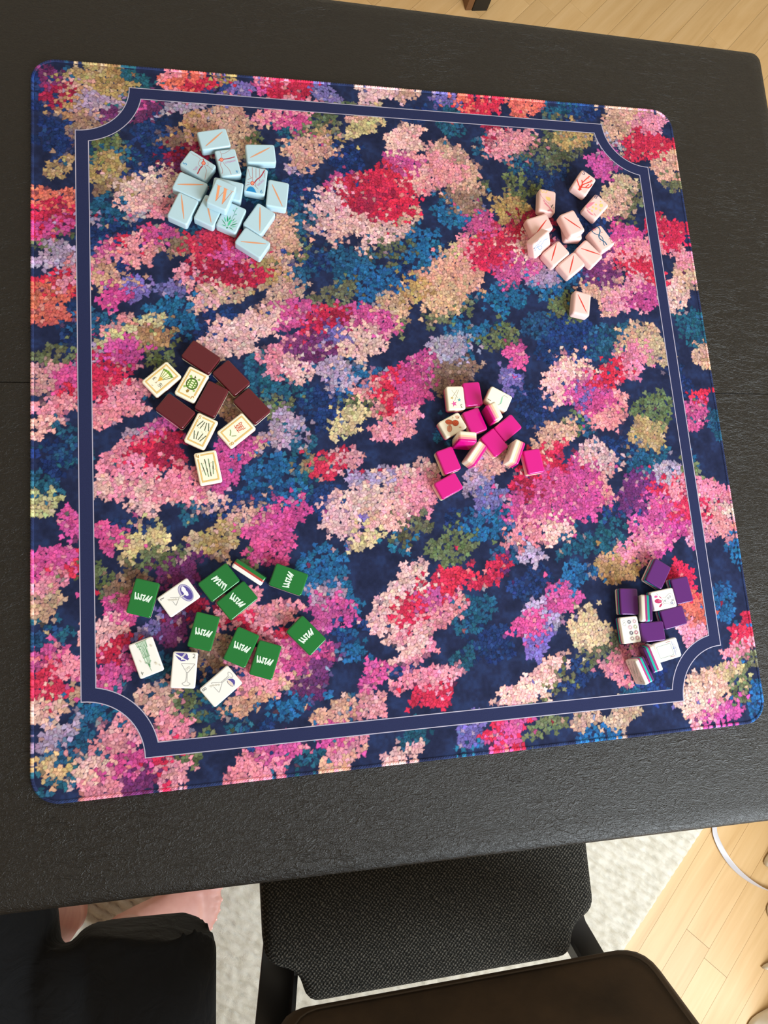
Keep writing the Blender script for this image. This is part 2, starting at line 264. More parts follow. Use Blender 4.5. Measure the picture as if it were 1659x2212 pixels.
# ------------------------------------------------------------------ play mat
BLOBS='''T,-145,241,26,34 D,-100,232,32,35 D,-214,80,29,16 T,-246,99,24,16 D,-110,155,31,22 T,-121,134,25,16 D,-69,157,32,22 D,2,137,33,23 T,41,161,28,17 D,194,273,37,25 T,168,296,31,19 D,247,215,25,25
D,52,341,29,13 T,171,85,35,17 D,142,-13,28,33 T,38,-38,21,16 D,-90,-11,30,26 T,-122,-50,24,15 D,-212,15,24,20 T,-155,30,20,16 D,-97,-109,24,20 T,-125,-99,24,20 D,-199,-110,28,14 T,-225,-114,18,10
D,-278,-125,26,14 D,48,-150,32,25 T,91,-176,32,15 D,119,-208,32,20 T,172,-171,28,16 D,65,-271,31,24 T,34,-283,25,14 D,-33,-277,20,14 D,160,-303,27,20 T,226,-328,33,15 D,248,-325,23,15 D,-77,-233,19,14
T,-302,-276,17,13 D,-214,-284,26,18 T,-190,-320,22,13 D,-174,-335,27,11 D,322,30,16,36 D,236,-69,35,22 T,212,-36,23,17 D,-335,78,22,20 T,-340,-46,22,24 D,-357,-59,17,23 T,-353,-226,21,13 D,-357,-230,16,13
D,-249,300,25,23 T,-213,226,20,17 D,-351,314,28,50 D,-269,255,34,39 D,-294,180,37,32 D,-179,354,31,15 D,-50,287,27,30 D,-303,138,23,21 D,-162,-106,38,22 D,235,-129,29,22 D,-139,-305,32,13 D,196,62,47,29
D,-66,206,32,17 T,-337,337,26,39 D,-351,287,26,25 T,-274,348,27,35 T,-297,275,41,25 T,-302,203,28,19 T,-225,178,27,14 T,-90,307,35,33 T,-107,199,21,25 T,-53,150,37,25 B,-27,131,32,23 B,81,225,43,30
B,28,177,33,26 B,128,116,40,23 B,186,137,36,24 T,225,362,38,20 B,-239,89,38,21 T,-305,81,27,18 T,-136,4,29,26 B,-148,-89,33,27 D,-162,-106,28,17 B,76,66,39,25 B,-47,15,31,27 B,79,-141,37,23
T,215,-157,34,21 T,252,68,43,27 T,276,-75,36,22 B,-105,-181,34,29 B,-80,-205,19,19 B,-136,-300,35,18 T,-258,-262,19,13 T,-219,-306,26,15 B,-325,-306,29,17 T,-340,-328,30,19 T,-354,-359,24,14 B,175,-362,32,14
B,37,-358,23,14 T,-20,-352,27,14 T,-83,-315,21,18 B,-79,-261,24,19 T,55,-238,26,22 B,366,-356,24,25 T,-126,-356,23,11 B,340,-242,24,21 T,-365,-82,15,19 D,258,366,26,17 B,-213,110,22,11 T,-257,15,18,15
B,173,-201,28,15 B,333,-88,18,23 B,371,-181,25,22 T,378,-39,19,23 T,362,88,26,31 B,-107,-267,24,18 T,74,331,24,19 B,210,167,30,24 T,118,316,24,19 B,-18,-156,25,15 O,-307,359,22,16 O,-301,285,26,16
O,-157,296,23,16 O,-360,169,20,9 O,-74,319,24,19 O,-62,345,22,9 O,103,252,23,21 O,-1,171,27,17 O,59,100,33,20 O,214,318,50,32 O,364,290,24,27 O,301,247,32,23 O,159,255,24,22 O,196,103,24,18
O,-262,63,23,18 O,-250,41,21,15 O,-350,46,24,14 O,-137,-14,22,15 O,-75,115,34,15 O,-2,90,22,22 O,113,71,26,16 O,-53,-9,23,16 O,172,-46,34,17 O,295,-23,31,24 O,-8,-142,31,15 O,32,-169,31,18
O,-265,-162,33,16 O,-318,-178,21,16 O,-238,-305,22,15 O,-239,-344,21,13 O,192,-277,28,20 O,135,-307,27,15 O,119,-352,21,14 O,341,-334,24,18 O,-104,169,16,11 O,-165,-163,19,9 S,-319,307,38,18 S,-231,288,24,18
S,-227,164,22,13 S,93,246,26,24 S,-185,-9,21,23 S,57,25,33,22 S,-109,-76,20,14 S,-208,-254,18,27 S,-288,-184,28,16 O,333,-102,18,23 S,-297,232,24,12 O,-103,-208,19,9 O,263,116,19,15 O,353,-314,24,16
W,-222,329,28,9 W,-97,275,29,13 W,-247,224,36,26 W,-352,147,25,14 W,-338,188,16,12 V,-159,359,22,12 V,-71,360,21,16 V,-281,118,21,15 W,-308,52,23,11 W,-275,-44,22,17 W,-127,-28,20,18 W,-142,-43,22,14
V,-74,77,31,22 W,-196,53,29,18 D,-181,85,27,15 W,-74,30,23,21 W,55,55,30,17 V,123,19,20,17 W,-49,-85,30,13 W,-38,-117,28,18 V,-61,-117,25,16 W,70,-93,27,24 V,82,-111,22,16 W,177,147,24,18
W,286,329,23,23 V,75,367,17,14 V,-245,122,15,11 W,294,-96,24,17 W,124,-176,16,10 W,-349,-318,24,12 V,38,-352,20,12 V,-267,-224,24,13 V,281,-349,16,17 V,207,-17,26,14 W,-100,-205,22,14 W,126,-248,27,27
V,113,-271,24,19 G,-319,366,26,17 E,-314,334,41,24 G,-333,326,28,17 W,-303,332,29,14 G,-293,351,24,13 G,-349,253,18,15 G,-304,257,28,18 G,-75,299,19,13 E,-87,284,32,20 G,-206,306,23,18 E,-183,315,41,24
E,-177,292,30,30 Y,-20,328,34,15 E,-24,346,34,10 L,-1,365,37,15 E,32,371,26,14 L,24,304,27,25 E,72,281,38,28 E,95,267,23,18 Y,75,164,34,21 E,69,139,51,32 E,53,117,33,26 G,23,124,25,16
G,237,331,26,14 E,311,348,40,30 E,355,306,27,27 E,287,263,29,18 G,146,228,29,28 E,278,241,32,18 E,243,139,31,18 E,256,115,22,15 E,363,148,16,19 Y,-286,64,39,14 G,-274,59,28,10 E,-359,23,22,15
E,-170,-56,26,17 Y,-366,-108,12,18 E,-183,-129,30,17 E,-133,110,35,19 E,-11,95,32,22 Y,-73,-28,25,15 E,160,-52,31,18 E,96,-75,25,17 E,286,68,31,24 E,301,52,25,24 E,363,47,18,15 G,280,-49,30,17
E,-38,-117,15,10 Y,-59,-145,35,15 E,228,-184,46,21 G,219,-191,34,18 Y,179,-256,25,25 Y,325,-323,35,18 E,300,-336,29,25 L,108,-309,50,15 E,161,-347,21,12 E,204,-346,27,14 Y,-271,-146,33,16 E,-210,-145,32,20
G,-204,-138,23,14 E,-339,-280,18,12 Y,-363,-346,16,12 E,-261,-293,25,19 E,-95,-362,26,12 L,-31,-364,27,11 E,-360,-201,19,15 E,25,-231,26,12 G,-179,369,17,11 E,-128,184,26,25 E,-149,154,35,33 E,-189,119,42,20
G,-145,138,23,14 L,-208,108,22,11 E,-104,-320,28,13 E,-178,-301,27,12 E,-138,-279,23,16 L,-363,-293,18,17 P,-358,349,17,25 C,-351,333,16,12 P,-289,316,17,14 P,-256,323,19,15 M,-268,329,10,8 C,-222,272,30,20
P,-231,263,20,14 C,169,209,30,21 P,251,160,28,22 P,259,-114,30,22 P,-240,-175,27,15 C,-238,-213,24,18 P,-248,-228,26,18 P,-118,-280,23,20 P,86,-191,19,14 P,-101,57,40,19 L,-256,234,38,26 K,-247,214,24,15
L,-265,218,26,16 K,-223,364,38,18 A,-219,363,31,13 R,-199,363,21,11 M,-123,368,24,15 K,-117,377,22,10 R,-105,362,30,18 K,-114,329,36,18 M,-105,320,21,11 A,-356,213,26,22 R,-360,193,32,17 C,-347,189,20,15
M,-360,177,22,10 M,-310,156,22,14 K,-323,140,27,15 R,-352,117,36,19 A,-356,100,29,19 K,-330,128,20,11 E,-304,126,16,23 M,-293,110,18,10 R,-267,173,28,16 K,-271,157,26,15 M,-250,178,20,12 K,-217,136,22,15
R,-190,163,39,28 R,-169,148,32,25 C,-193,139,29,19 M,-178,161,15,12 A,105,361,27,14 R,127,359,27,15 A,183,368,28,14 C,132,328,21,16 K,150,316,34,20 K,160,309,21,13 M,-46,243,33,23 L,-62,218,32,22
K,-30,209,38,22 L,-46,202,32,17 E,2,206,33,18 L,-9,191,33,15 K,46,269,43,27 L,28,260,23,16 M,12,272,25,18 R,-16,246,47,31 C,-15,230,30,20 R,-20,257,22,15 R,9,227,33,15 M,112,196,23,30
K,97,174,23,18 R,130,181,38,31 M,142,153,35,25 L,160,178,21,18 K,176,174,24,18 R,113,163,23,18 M,270,295,24,18 K,346,356,32,19 R,335,323,37,24 R,316,309,23,15 M,289,198,32,22 R,345,206,26,32
K,301,173,38,26 R,308,146,38,30 K,273,127,34,20 L,337,121,29,17 M,298,120,22,15 K,357,172,16,22 K,-288,81,22,9 M,-296,39,27,20 R,-312,19,29,24 K,-293,0,31,19 R,-343,9,22,18 M,-340,27,22,12
K,-359,-10,26,18 K,-306,-18,24,12 L,-362,-26,17,10 M,-252,-30,23,17 K,-285,-65,33,26 R,-263,-66,40,23 C,-246,-62,23,16 K,-285,-84,33,17 L,-258,-101,31,15 K,-231,-90,34,19 M,-194,-73,28,20 M,-179,-46,19,14
L,-209,-103,21,10 L,-304,-91,22,11 R,-80,-69,29,16 K,-70,-64,18,11 M,-136,-125,24,17 M,-338,-126,17,14 L,-182,64,41,24 L,-153,78,30,19 K,-126,42,37,19 L,-113,30,22,14 M,-116,91,28,16 R,-73,84,41,23
M,-49,87,31,22 P,-91,61,31,15 M,-32,80,24,22 L,-48,58,29,17 R,-84,82,15,11 V,-67,74,14,11 C,-65,92,18,10 M,131,51,18,16 M,13,30,32,20 K,-29,1,26,27 R,-9,6,34,29 K,-11,-25,31,16
M,7,14,24,22 L,-8,-95,41,22 K,6,-105,31,18 L,-80,-125,25,18 L,-51,-104,25,13 L,-28,-127,30,13 L,210,-78,26,27 K,196,-102,34,30 M,174,-111,48,35 R,145,-96,42,26 M,126,-124,36,24 R,153,-71,34,13
K,118,-153,33,18 C,142,-103,25,15 L,158,-150,25,15 M,158,-109,28,21 K,197,25,29,23 L,181,10,20,25 M,215,2,38,24 K,270,35,34,25 R,240,23,27,16 K,234,-22,28,23 V,210,-9,21,12 L,199,35,18,12
M,221,-14,24,12 R,354,-8,18,18 M,345,-27,22,13 R,301,-124,36,25 M,276,-145,36,22 K,317,-114,21,22 K,351,-123,28,22 L,355,-140,25,15 R,315,-142,27,18 K,334,-158,27,14 K,355,-153,22,17 R,12,-213,51,17
L,-34,-231,27,30 L,-22,-199,35,15 K,-11,-258,35,16 R,-8,-221,38,18 K,10,-241,38,16 R,70,-200,26,15 M,6,-220,15,9 L,-22,-262,30,11 M,151,-225,22,19 M,110,-252,21,15 K,211,-298,28,21 K,197,-306,19,14
M,283,-161,36,18 K,253,-170,32,17 R,298,-214,19,21 K,301,-266,23,22 A,310,-246,19,21 R,364,-275,24,22 K,349,-289,22,13 K,307,-361,35,12 L,288,-344,23,20 M,325,-361,23,10 R,78,-352,33,15 M,82,-351,26,10
R,-1,-309,32,16 K,15,-293,25,13 K,-20,-297,25,14 M,-57,-285,16,17 K,-64,-316,21,13 K,-90,-349,26,12 M,-103,-339,19,11 M,-90,-218,22,19 P,-98,-264,19,14 M,-305,-137,19,22 R,-348,-164,25,18 M,-360,-157,19,16
K,-357,-177,21,13 M,-151,-152,21,23 M,-164,-137,19,14 M,-297,-209,17,15 K,-307,-230,23,18 R,-303,-240,21,11 L,-312,-221,19,11 M,-304,-265,23,16 K,-187,-210,27,16 K,-181,-219,27,15 R,-165,-228,25,16 K,-151,-222,26,14
R,-152,-254,21,14 K,-164,-274,34,18 M,-120,-261,27,21 M,-104,-225,21,17 K,-179,-259,27,16 K,-251,-319,21,12 M,-360,-245,18,14 R,-360,-269,20,15 K,-339,-255,20,12 K,-299,-326,29,18 L,-320,-351,31,16 M,-290,-345,19,13
R,-270,-355,25,14 P,-285,-361,17,9 K,-312,-366,25,10 K,-249,-356,19,11 K,-162,-352,38,16 M,-148,-345,23,11 K,-187,-364,26,10 A,-356,87,22,15'''
BCOL={'D': '#27417a', 'T': '#2c6686', 'B': '#2d74a8', 'O': '#6d7557', 'S': '#8a7262', 'W': '#a896b2', 'V': '#7066a6', 'G': '#ac8f64', 'E': '#c99e8e', 'Y': '#c6b488', 'L': '#e2b4b0', 'K': '#dc8a9c', 'M': '#c2508f', 'R': '#c8304f', 'C': '#992646', 'P': '#6c3468', 'A': '#dc6c62'}

MS = 0.375
def mat_colour(X, Y):
    """smooth colour map of the printed flowers, X/Y in millimetres"""
    col = np.tile(np.array(srgb('#1f2645')), (*X.shape, 1)); den = np.zeros(X.shape); cool = np.zeros(X.shape)
    wx = X + 16*vnoise(X+900, Y+900, 26, 1) + 7*vnoise(X+900, Y+900, 9, 2) + 4.5*vnoise(X+900, Y+900, 4, 12)
    wy = Y + 16*vnoise(X+900, Y+900, 26, 5) + 7*vnoise(X+900, Y+900, 9, 6) + 4.5*vnoise(X+900, Y+900, 4, 13)
    ca, sa = math.cos(math.radians(27)), math.sin(math.radians(27))
    for k, it in enumerate(BLOBS.split()):
        c, bx, by, rx, ry = it.split(','); q = 0.92 if c in 'RC' else 0.93; bx, by, rx, ry = float(bx), float(by), float(rx)*q, float(ry)*q
        R = max(rx, ry)*1.5+14
        sel = (np.abs(X-bx) < R) & (np.abs(Y-by) < R)
        if not sel.any(): continue
        x, y = wx[sel]-bx, wy[sel]-by; u = (x*ca+y*sa)/rx; v = (-x*sa+y*ca)/ry
        d = np.sqrt(u*u+v*v) + 0.42*vnoise(X[sel]+k*37, Y[sel]+k*11, 13, 20+k % 7)
        m = np.clip((1.0-d)/0.10+0.5, 0, 1)[:, None]
        base = np.array(srgb(BCOL[c])); j = np.random.default_rng(k).normal(0, 0.06, 3)
        base = np.clip(base*(1+j), 0, 1)
        soft = c in 'DTB'
        tgt = base*(1+0.7*vnoise(X[sel]+k*5, Y[sel], 8, 40)[:, None])
        col[sel] = col[sel]*(1-m*(0.8 if soft else 1))+tgt*m*(0.8 if soft else 1)
        cool[sel] = np.where(m[:, 0] > 0.5, float(soft or c == 'O'), cool[sel])
        den[sel] = np.maximum(den[sel], np.clip((1.12-d)/0.45, 0, 1)*(0.8 if soft else 1.0))
    return np.clip(col, 0, 1), den, cool
def florets(X, Y):
    """paint single petals: every cell of a jittered lattice is one floret with one colour"""
    p = 3.7; n = int(800/p)+6; off = 400+3*p; rg = np.random.default_rng(77)
    I, J = np.meshgrid(np.arange(n), np.arange(n), indexing='ij'); cx = (I+rg.uniform(0.04, 0.96, (n, n)))*p-off; cy = (J+rg.uniform(0.04, 0.96, (n, n)))*p-off
    far = rg.random((n, n)) < 0.20; sg = np.where(far, 9.0, 3.6); ox, oy = rg.normal(0, 1, (n, n))*sg*1.4, rg.normal(0, 1, (n, n))*sg
    bg = np.array(srgb('#1f2645'))
    col, _, _ = mat_colour(cx+ox, cy+oy); col2, den, cool = mat_colour(cx+ox*0.2, cy+oy*0.2)
    col = np.where((np.linalg.norm(col-bg, axis=-1) < 0.02)[..., None], col2, col)
    val = rg.uniform(0.84, 1.13, (n, n))*np.where(cool > 0.5, rg.uniform(0.55, 1.05, (n, n)), 1)
    col = np.clip(col*val[..., None]*(1+rg.normal(0, 0.07, (n, n, 3))), 0, 1)
    pale = ((rg.random((n, n)) < 0.05) & (cool < 0.5))[..., None]; col = np.where(pale, col*0.7+np.array(srgb('#e8c8bc'))*0.3, col)
    inn = den > rg.uniform(0.22, 0.55, (n, n)); inn &= ~((cool > 0.5) & (rg.random((n, n)) < 0.22)); phi = rg.uniform(0, 6.28, (n, n)); lob = rg.integers(3, 6, (n, n))
    gi = np.floor((X+off)/p).astype(int); gj = np.floor((Y+off)/p).astype(int)
    f1 = np.full(X.shape, 1e9); f2 = np.full(X.shape, 1e9); bi = np.zeros(X.shape, int); bj = np.zeros(X.shape, int)
    for a in (-1, 0, 1):
        for b in (-1, 0, 1):
            ii, jj = np.clip(gi+a, 0, n-1), np.clip(gj+b, 0, n-1); dx, dy = X-cx[ii, jj], Y-cy[ii, jj]
            d = np.hypot(dx, dy)*(1+0.27*np.cos(lob[ii, jj]*np.arctan2(dy, dx)+phi[ii, jj])); d = d+np.where(inn[ii, jj], 0, 1.1)
            nw = d < f1; f2 = np.where(nw, f1, np.minimum(f2, d)); bi = np.where(nw, ii, bi); bj = np.where(nw, jj, bj); f1 = np.where(nw, d, f1)
    c = col[bi, bj]; inside = inn[bi, bj]
    gap = np.clip((f2-f1)/(0.24*p), 0, 1); r = f1/p
    curl = 0.5+0.5*np.sin(9*r+phi[bi, bj])
    shade = (0.44+0.56*gap)*(0.90+0.16*curl); tint = np.array([0.92, 0.80, 0.88])
    c = c*(shade[..., None]*(tint+(1-tint)*gap[..., None]))
    body = np.clip((0.80-r)/0.10, 0, 1)*inside
    nz = vnoise(X+900, Y+900, 11, 61)+0.6*vnoise(X+900, Y+900, 3, 62); navy = np.array(srgb('#1f2644'))*(1+0.55*nz[..., None])+np.array((0, .012, .04))*np.clip(nz, 0, 1)[..., None]
    return np.clip(navy*(1-body[..., None])+c*body[..., None], 0, 1)
def mat_print():
    N = newmat('printed_cloth', 0.85, 0.12); v = N.obj()
    at = N.n('ShaderNodeAttribute', attribute_name='bloom_colour')
    g = N.math('ADD', N.math('MULTIPLY', N.noise(v, 900, 3), 0.5), 0.75)
    N.t.links.new(N.mix(1.0, at.outputs['Color'], N.n('ShaderNodeCombineColor', i_0=g, i_1=g, i_2=g).outputs[0], 'MULTIPLY'), N.b.inputs['Base Color'])
    N.bump(N.noise(v, 1500, 2), 0.25, 0.0004)
    return N.m
PRINT = mat_print()
RC = 0.026
def outline(inset, n):
    """points of the rounded-square outline, evenly spaced"""
    s, r = MS-inset, RC-inset; segs = []
    pts = []
    for cx, cy, a0 in ((s-r, -(s-r), -PI/2), (s-r, s-r, 0), (-(s-r), s-r, PI/2), (-(s-r), -(s-r), PI)):
        for i in range(13): a = a0+PI/2*i/12; pts.append((cx+r*math.cos(a), cy+r*math.sin(a)))
    pts.append(pts[0]); P = np.array(pts); L = np.r_[0, np.cumsum(np.linalg.norm(np.diff(P, axis=0), axis=1))]; t = np.linspace(0, L[-1], n, endpoint=False)
    return np.stack([np.interp(t, L, P[:, 0]), np.interp(t, L, P[:, 1])], -1)
def colour_attr(me, X, Y, gain=1.0):
    c = np.clip(florets(X, Y)*gain, 0, 1)
    a = me.attributes.new('bloom_colour', 'FLOAT_COLOR', 'POINT'); a.data.foreach_set('color', np.c_[c, np.ones(len(c))].astype(np.float32).ravel())
def make_mat():
    n = 1000; g = np.linspace(-1, 1, n); U, V = np.meshgrid(g, g, indexing='ij')
    s = MS-0.003; X, Y = U*s, V*s
    # squeeze the square grid into the rounded corners
    r = RC-0.003; ax, ay = np.abs(X)-(s-r), np.abs(Y)-(s-r); cor = (ax > 0) & (ay > 0)
    m = np.maximum(ax, ay); h = np.hypot(ax, ay); k = np.where(cor & (h > 0), m/np.maximum(h, 1e-9), 1.0)
    X = np.where(cor, np.sign(X)*(s-r+ax*k), X); Y = np.where(cor, np.sign(Y)*(s-r+ay*k), Y)
    Z = np.zeros_like(X)
    verts = np.stack([X, Y, Z], -1).reshape(-1, 3); idx = np.arange(n*n).reshape(n, n)
    f = np.stack([idx[:-1, :-1], idx[1:, :-1], idx[1:, 1:], idx[:-1, 1:]], -1).reshape(-1, 4)
    me = bpy.data.meshes.new('printed_surface'); me.vertices.add(len(verts)); me.vertices.foreach_set('co', verts.astype(np.float32).ravel())
    me.loops.add(f.size); me.loops.foreach_set('vertex_index', f.astype(np.int32).ravel())
    me.polygons.add(len(f)); me.polygons.foreach_set('loop_start', np.arange(0, f.size, 4, dtype=np.int32)); me.polygons.foreach_set('loop_total', np.full(len(f), 4, np.int32))
    me.update(calc_edges=True); me.materials.append(PRINT); colour_attr(me, verts[:, 0]*1000, verts[:, 1]*1000)
    root = empty('play_mat', (0, 0, Z0)); tag(root, 'square navy cloth play mat printed with pink and blue flower clusters', 'mat')
    o = bpy.data.objects.new('printed_surface', me); COLL.objects.link(o); o.parent = root
    # stitched rolled edge: one ridge for every stitch
    N = 2200; prof = [(0.0034, -0.0003), (0.0026, 0.0006), (0.0012, 0.0008), (0.0, -0.0004), (-0.0002, -0.0022), (0.0008, -0.0038)]
    rings = []
    for ins, z in prof:
        p = outline(ins, N); b = 0.00028*(np.arange(N) % 2); d = p/np.linalg.norm(p, axis=1, keepdims=True)
        rings.append(np.c_[p+d*b[:, None], z+b])
    v = np.stack(rings, 1).reshape(-1, 3); k = len(prof); i = np.arange(N)[:, None]; j = np.arange(k-1)[None, :]; i2 = (i+1) % N
    F = np.stack([i*k+j, i*k+j+1, i2*k+j+1, i2*k+j], -1).reshape(-1, 4)
    e = mesh_obj('stitched_edge', v.tolist(), F.tolist(), PRINT, root); colour_attr(e.data, np.clip(v[:, 0], -MS+.006, MS-.006)*1000, np.clip(v[:, 1], -MS+.006, MS-.006)*1000, 1.5)
    under = mesh_obj('rubber_backing', [(x, y, z) for z in (-0.0039, -0.0006) for x, y in outline(0.0012, 80)], loft([[0]*80, [0]*80])[1], mat('mat_rubber', '#0c0c0e', 0.9), root)
    # navy frame with concave corners, lined in silver
    K = 0.9375; a, b, cy = 0.354*K, 0.3690*K, 0.0022
    def path(off, R):
        aa, bb = a-off, b-off; pts = []
        for sx, sy, order in ((1, 1, 1), (-1, 1, -1), (-1, -1, 1), (1, -1, -1)):
            R_ = R; t0 = math.asin(min(1, off/R_)); arc = []
            for i in range(17):
                t = t0+(PI/2-2*t0)*i/16
                # from the side line to the top line, about the outer corner
                arc.append((sx*(a-R_*math.sin(t)), cy+sy*(b-R_*math.cos(t))))
            pts += arc if order > 0 else arc[::-1]
        return pts
    def strip(name, p, q, m, z):
        n = len(p); v = [(x, y, z) for x, y in p]+[(x, y, z) for x, y in q]
        return mesh_obj(name, v, [(i, (i+1) % n, n+(i+1) % n, n+i) for i in range(n)], m, root)
    R0 = 0.0585*K; bw = 0.0138*K; lw = 0.0008
    FRM = newmat('frame_print', 0.85, 0.15); vv = FRM.obj(); FRM.t.links.new(FRM.mix(FRM.noise(vv, 1200, 2), srgb('#1a2040'), srgb('#2b3156')), FRM.b.inputs['Base Color'])
    strip('frame_band', path(0, R0), path(bw, R0+bw), FRM.m, 0.00012)
    SL = mat('silver_print', '#a9a3b8', 0.6)
    strip('frame_line', path(-lw*0.5, R0-lw*0.5), path(lw*0.6, R0+lw*0.6), SL, 0.00020)
    strip('frame_line', path(bw-lw*0.6, R0+bw-lw*0.6), path(bw+lw*0.5, R0+bw+lw*0.5), SL, 0.00020)
make_mat()

# ------------------------------------------------------------------ mahjong tiles
TILES={'B1': ('D', -190.9, 285.6, 5.25, 103.2, 0), 'B2': ('F', -208.5, 253.6, 5.25, 236.3, 0), 'B3': ('F', -177.2, 258.6, 5.25, 11.1, 0), 'B4': ('D', -142.0, 271.8, 5.25, 93.2, 0), 'B5': ('D', -217.5, 228.9, 5.25, 65.0, 0), 'B6': ('F', -186.0, 214.5, 15.75, -22.7, 0), 'B7': ('D', -179.1, 227.4, 5.25, 79.1, 0), 'B8': ('D', -225.6, 202.8, 5.25, 154.9, 0), 'B9': ('D', -198.8, 201.6, 5.25, -25.6, 0), 'B10': ('F', -176.5, 195.2, 5.25, 155.9, 0), 'B11': ('D', -147.3, 194.6, 5.25, 146.1, 0), 'B12': ('D', -155.6, 166.9, 5.25, 55.9, 0), 'B13': ('F', -148.7, 239.5, 5.25, 170.8, 0), 'B14': ('D', -126.6, 224.6, 5.25, -8.6, 0), 'P1': ('F', 235.9, 259.1, 6.0, 143.5, 0), 'P2': ('F', 185.7, 232.7, 6.0, 170.7, 0), 'P3': ('F', 247.3, 228.5, 6.0, 135.4, 0), 'P4': ('D', 172.7, 202.9, 6.0, 109.4, 0), 'P5': ('T', 167.6, 177.5, 11.97, -50.0, 52.0), 'P6': ('D', 207.1, 198.6, 18.0, 23.5, 0), 'P7': ('D', 213.4, 199.7, 6.0, 0.0, 0), 'P8': ('F', 248.8, 188.1, 6.0, 32.9, 0), 'P9': ('D', 188.8, 166.9, 6.0, 128.1, 0), 'P10': ('D', 206.4, 153.5, 6.0, 127.8, 0), 'P11': ('D', 230.5, 168.8, 6.0, 42.6, 0), 'P12': ('D', 212.6, 105.8, 6.0, -12.6, 0), 'M1': ('D', -213.2, 40.6, 4.5, 53.5, 0), 'M2': ('D', -184.1, 18.5, 4.5, 40.7, 0), 'M3': ('D', -165.0, -11.4, 4.5, 220.5, 0), 'M4': ('D', -204.5, -3.7, 4.5, 151.6, 0), 'M5': ('D', -239.8, -15.7, 4.5, 50.6, 0), 'M6': ('F', -252.1, 17.2, 4.5, -49.1, 0), 'M7': ('F', -223.2, 11.6, 4.5, -29.2, 0), 'M8': ('F', -216.0, -37.1, 4.5, -27.5, 0), 'M9': ('F', -181.4, -36.9, 4.5, 128.3, 0), 'M10': ('F', -210.7, -74.3, 4.5, 9.2, 0), 'H1': ('F', 50.7, -5.6, 5.75, 0.8, 0), 'H2': ('D', 70.3, -1.2, 5.75, 4.0, 0), 'H3': ('F', 99.5, -6.9, 5.75, 60.7, 0), 'H4': ('S', 88.4, -25.3, 13.98, 293.1, -81.0), 'H5': ('D', 69.8, -31.6, 5.75, 18.6, 0), 'H6': ('F', 44.3, -35.7, 5.75, 116.2, 0), 'H7': ('S', 54.4, -53.9, 13.61, 174.2, 93.9), 'H8': ('E', 65.3, -68.9, 10.0, 141.2, 87.4), 'H9': ('D', 89.2, -55.7, 5.75, 214.9, 0), 'H10': ('D', 106.6, -39.6, 5.75, 126.0, 0), 'H11': ('E', 110.3, -68.4, 9.87, -25.5, 271.2), 'H12': ('D', 131.8, -77.6, 5.75, 7.6, 0), 'H13': ('D', 36.1, -74.0, 5.75, 17.9, 0), 'H14': ('D', 33.5, -101.4, 5.75, 115.7, 0), 'G1': ('D', -274.8, -198.2, 4.75, -17.1, 0), 'G2': ('F', -242.5, -200.0, 4.75, 122.6, 0), 'G3': ('D', -204.7, -187.8, 4.75, -55.5, 0), 'G4': ('D', -188.3, -206.3, 4.75, -53.8, 0), 'G5': ('E', -175.7, -179.8, 12.0, 233.0, 99.8), 'G6': ('D', -138.1, -189.1, 4.75, 67.1, 0), 'G7': ('D', -220.8, -233.4, 4.75, -17.8, 0), 'G8': ('D', -186.5, -250.7, 4.75, 152.5, 0), 'G9': ('D', -164.5, -264.5, 4.75, -20.1, 0), 'G10': ('D', -124.2, -244.4, 4.75, 41.5, 0), 'G11': ('F', -273.3, -253.4, 4.75, 197.6, 0), 'G12': ('F', -239.8, -267.5, 4.75, 173.2, 0), 'G13': ('F', -206.9, -285.2, 4.75, 127.1, 0), 'U1': ('D', 261.4, -206.8, 5.75, 145.6, 0), 'U2': ('D', 287.0, -226.4, 5.75, 187.6, 0), 'U3': ('D', 222.1, -234.4, 5.75, 175.5, 0), 'U4': ('E', 238.6, -243.1, 11.8, 174.1, 108.9), 'U5': ('F', 263.1, -234.8, 5.75, 97.2, 0), 'U6': ('F', 219.1, -264.1, 5.75, 2.3, 0), 'U7': ('D', 244.9, -268.0, 5.75, 91.1, 0), 'U8': ('D', 272.2, -254.8, 5.75, -80.2, 0), 'U9': ('F', 259.6, -288.4, 5.75, 100.5, 0), 'U10': ('E', 237.3, -295.3, 11.71, 197.0, 286.7), 'U11': ('E', 223.7, -306.8, 10.55, 379.4, -89.5)}
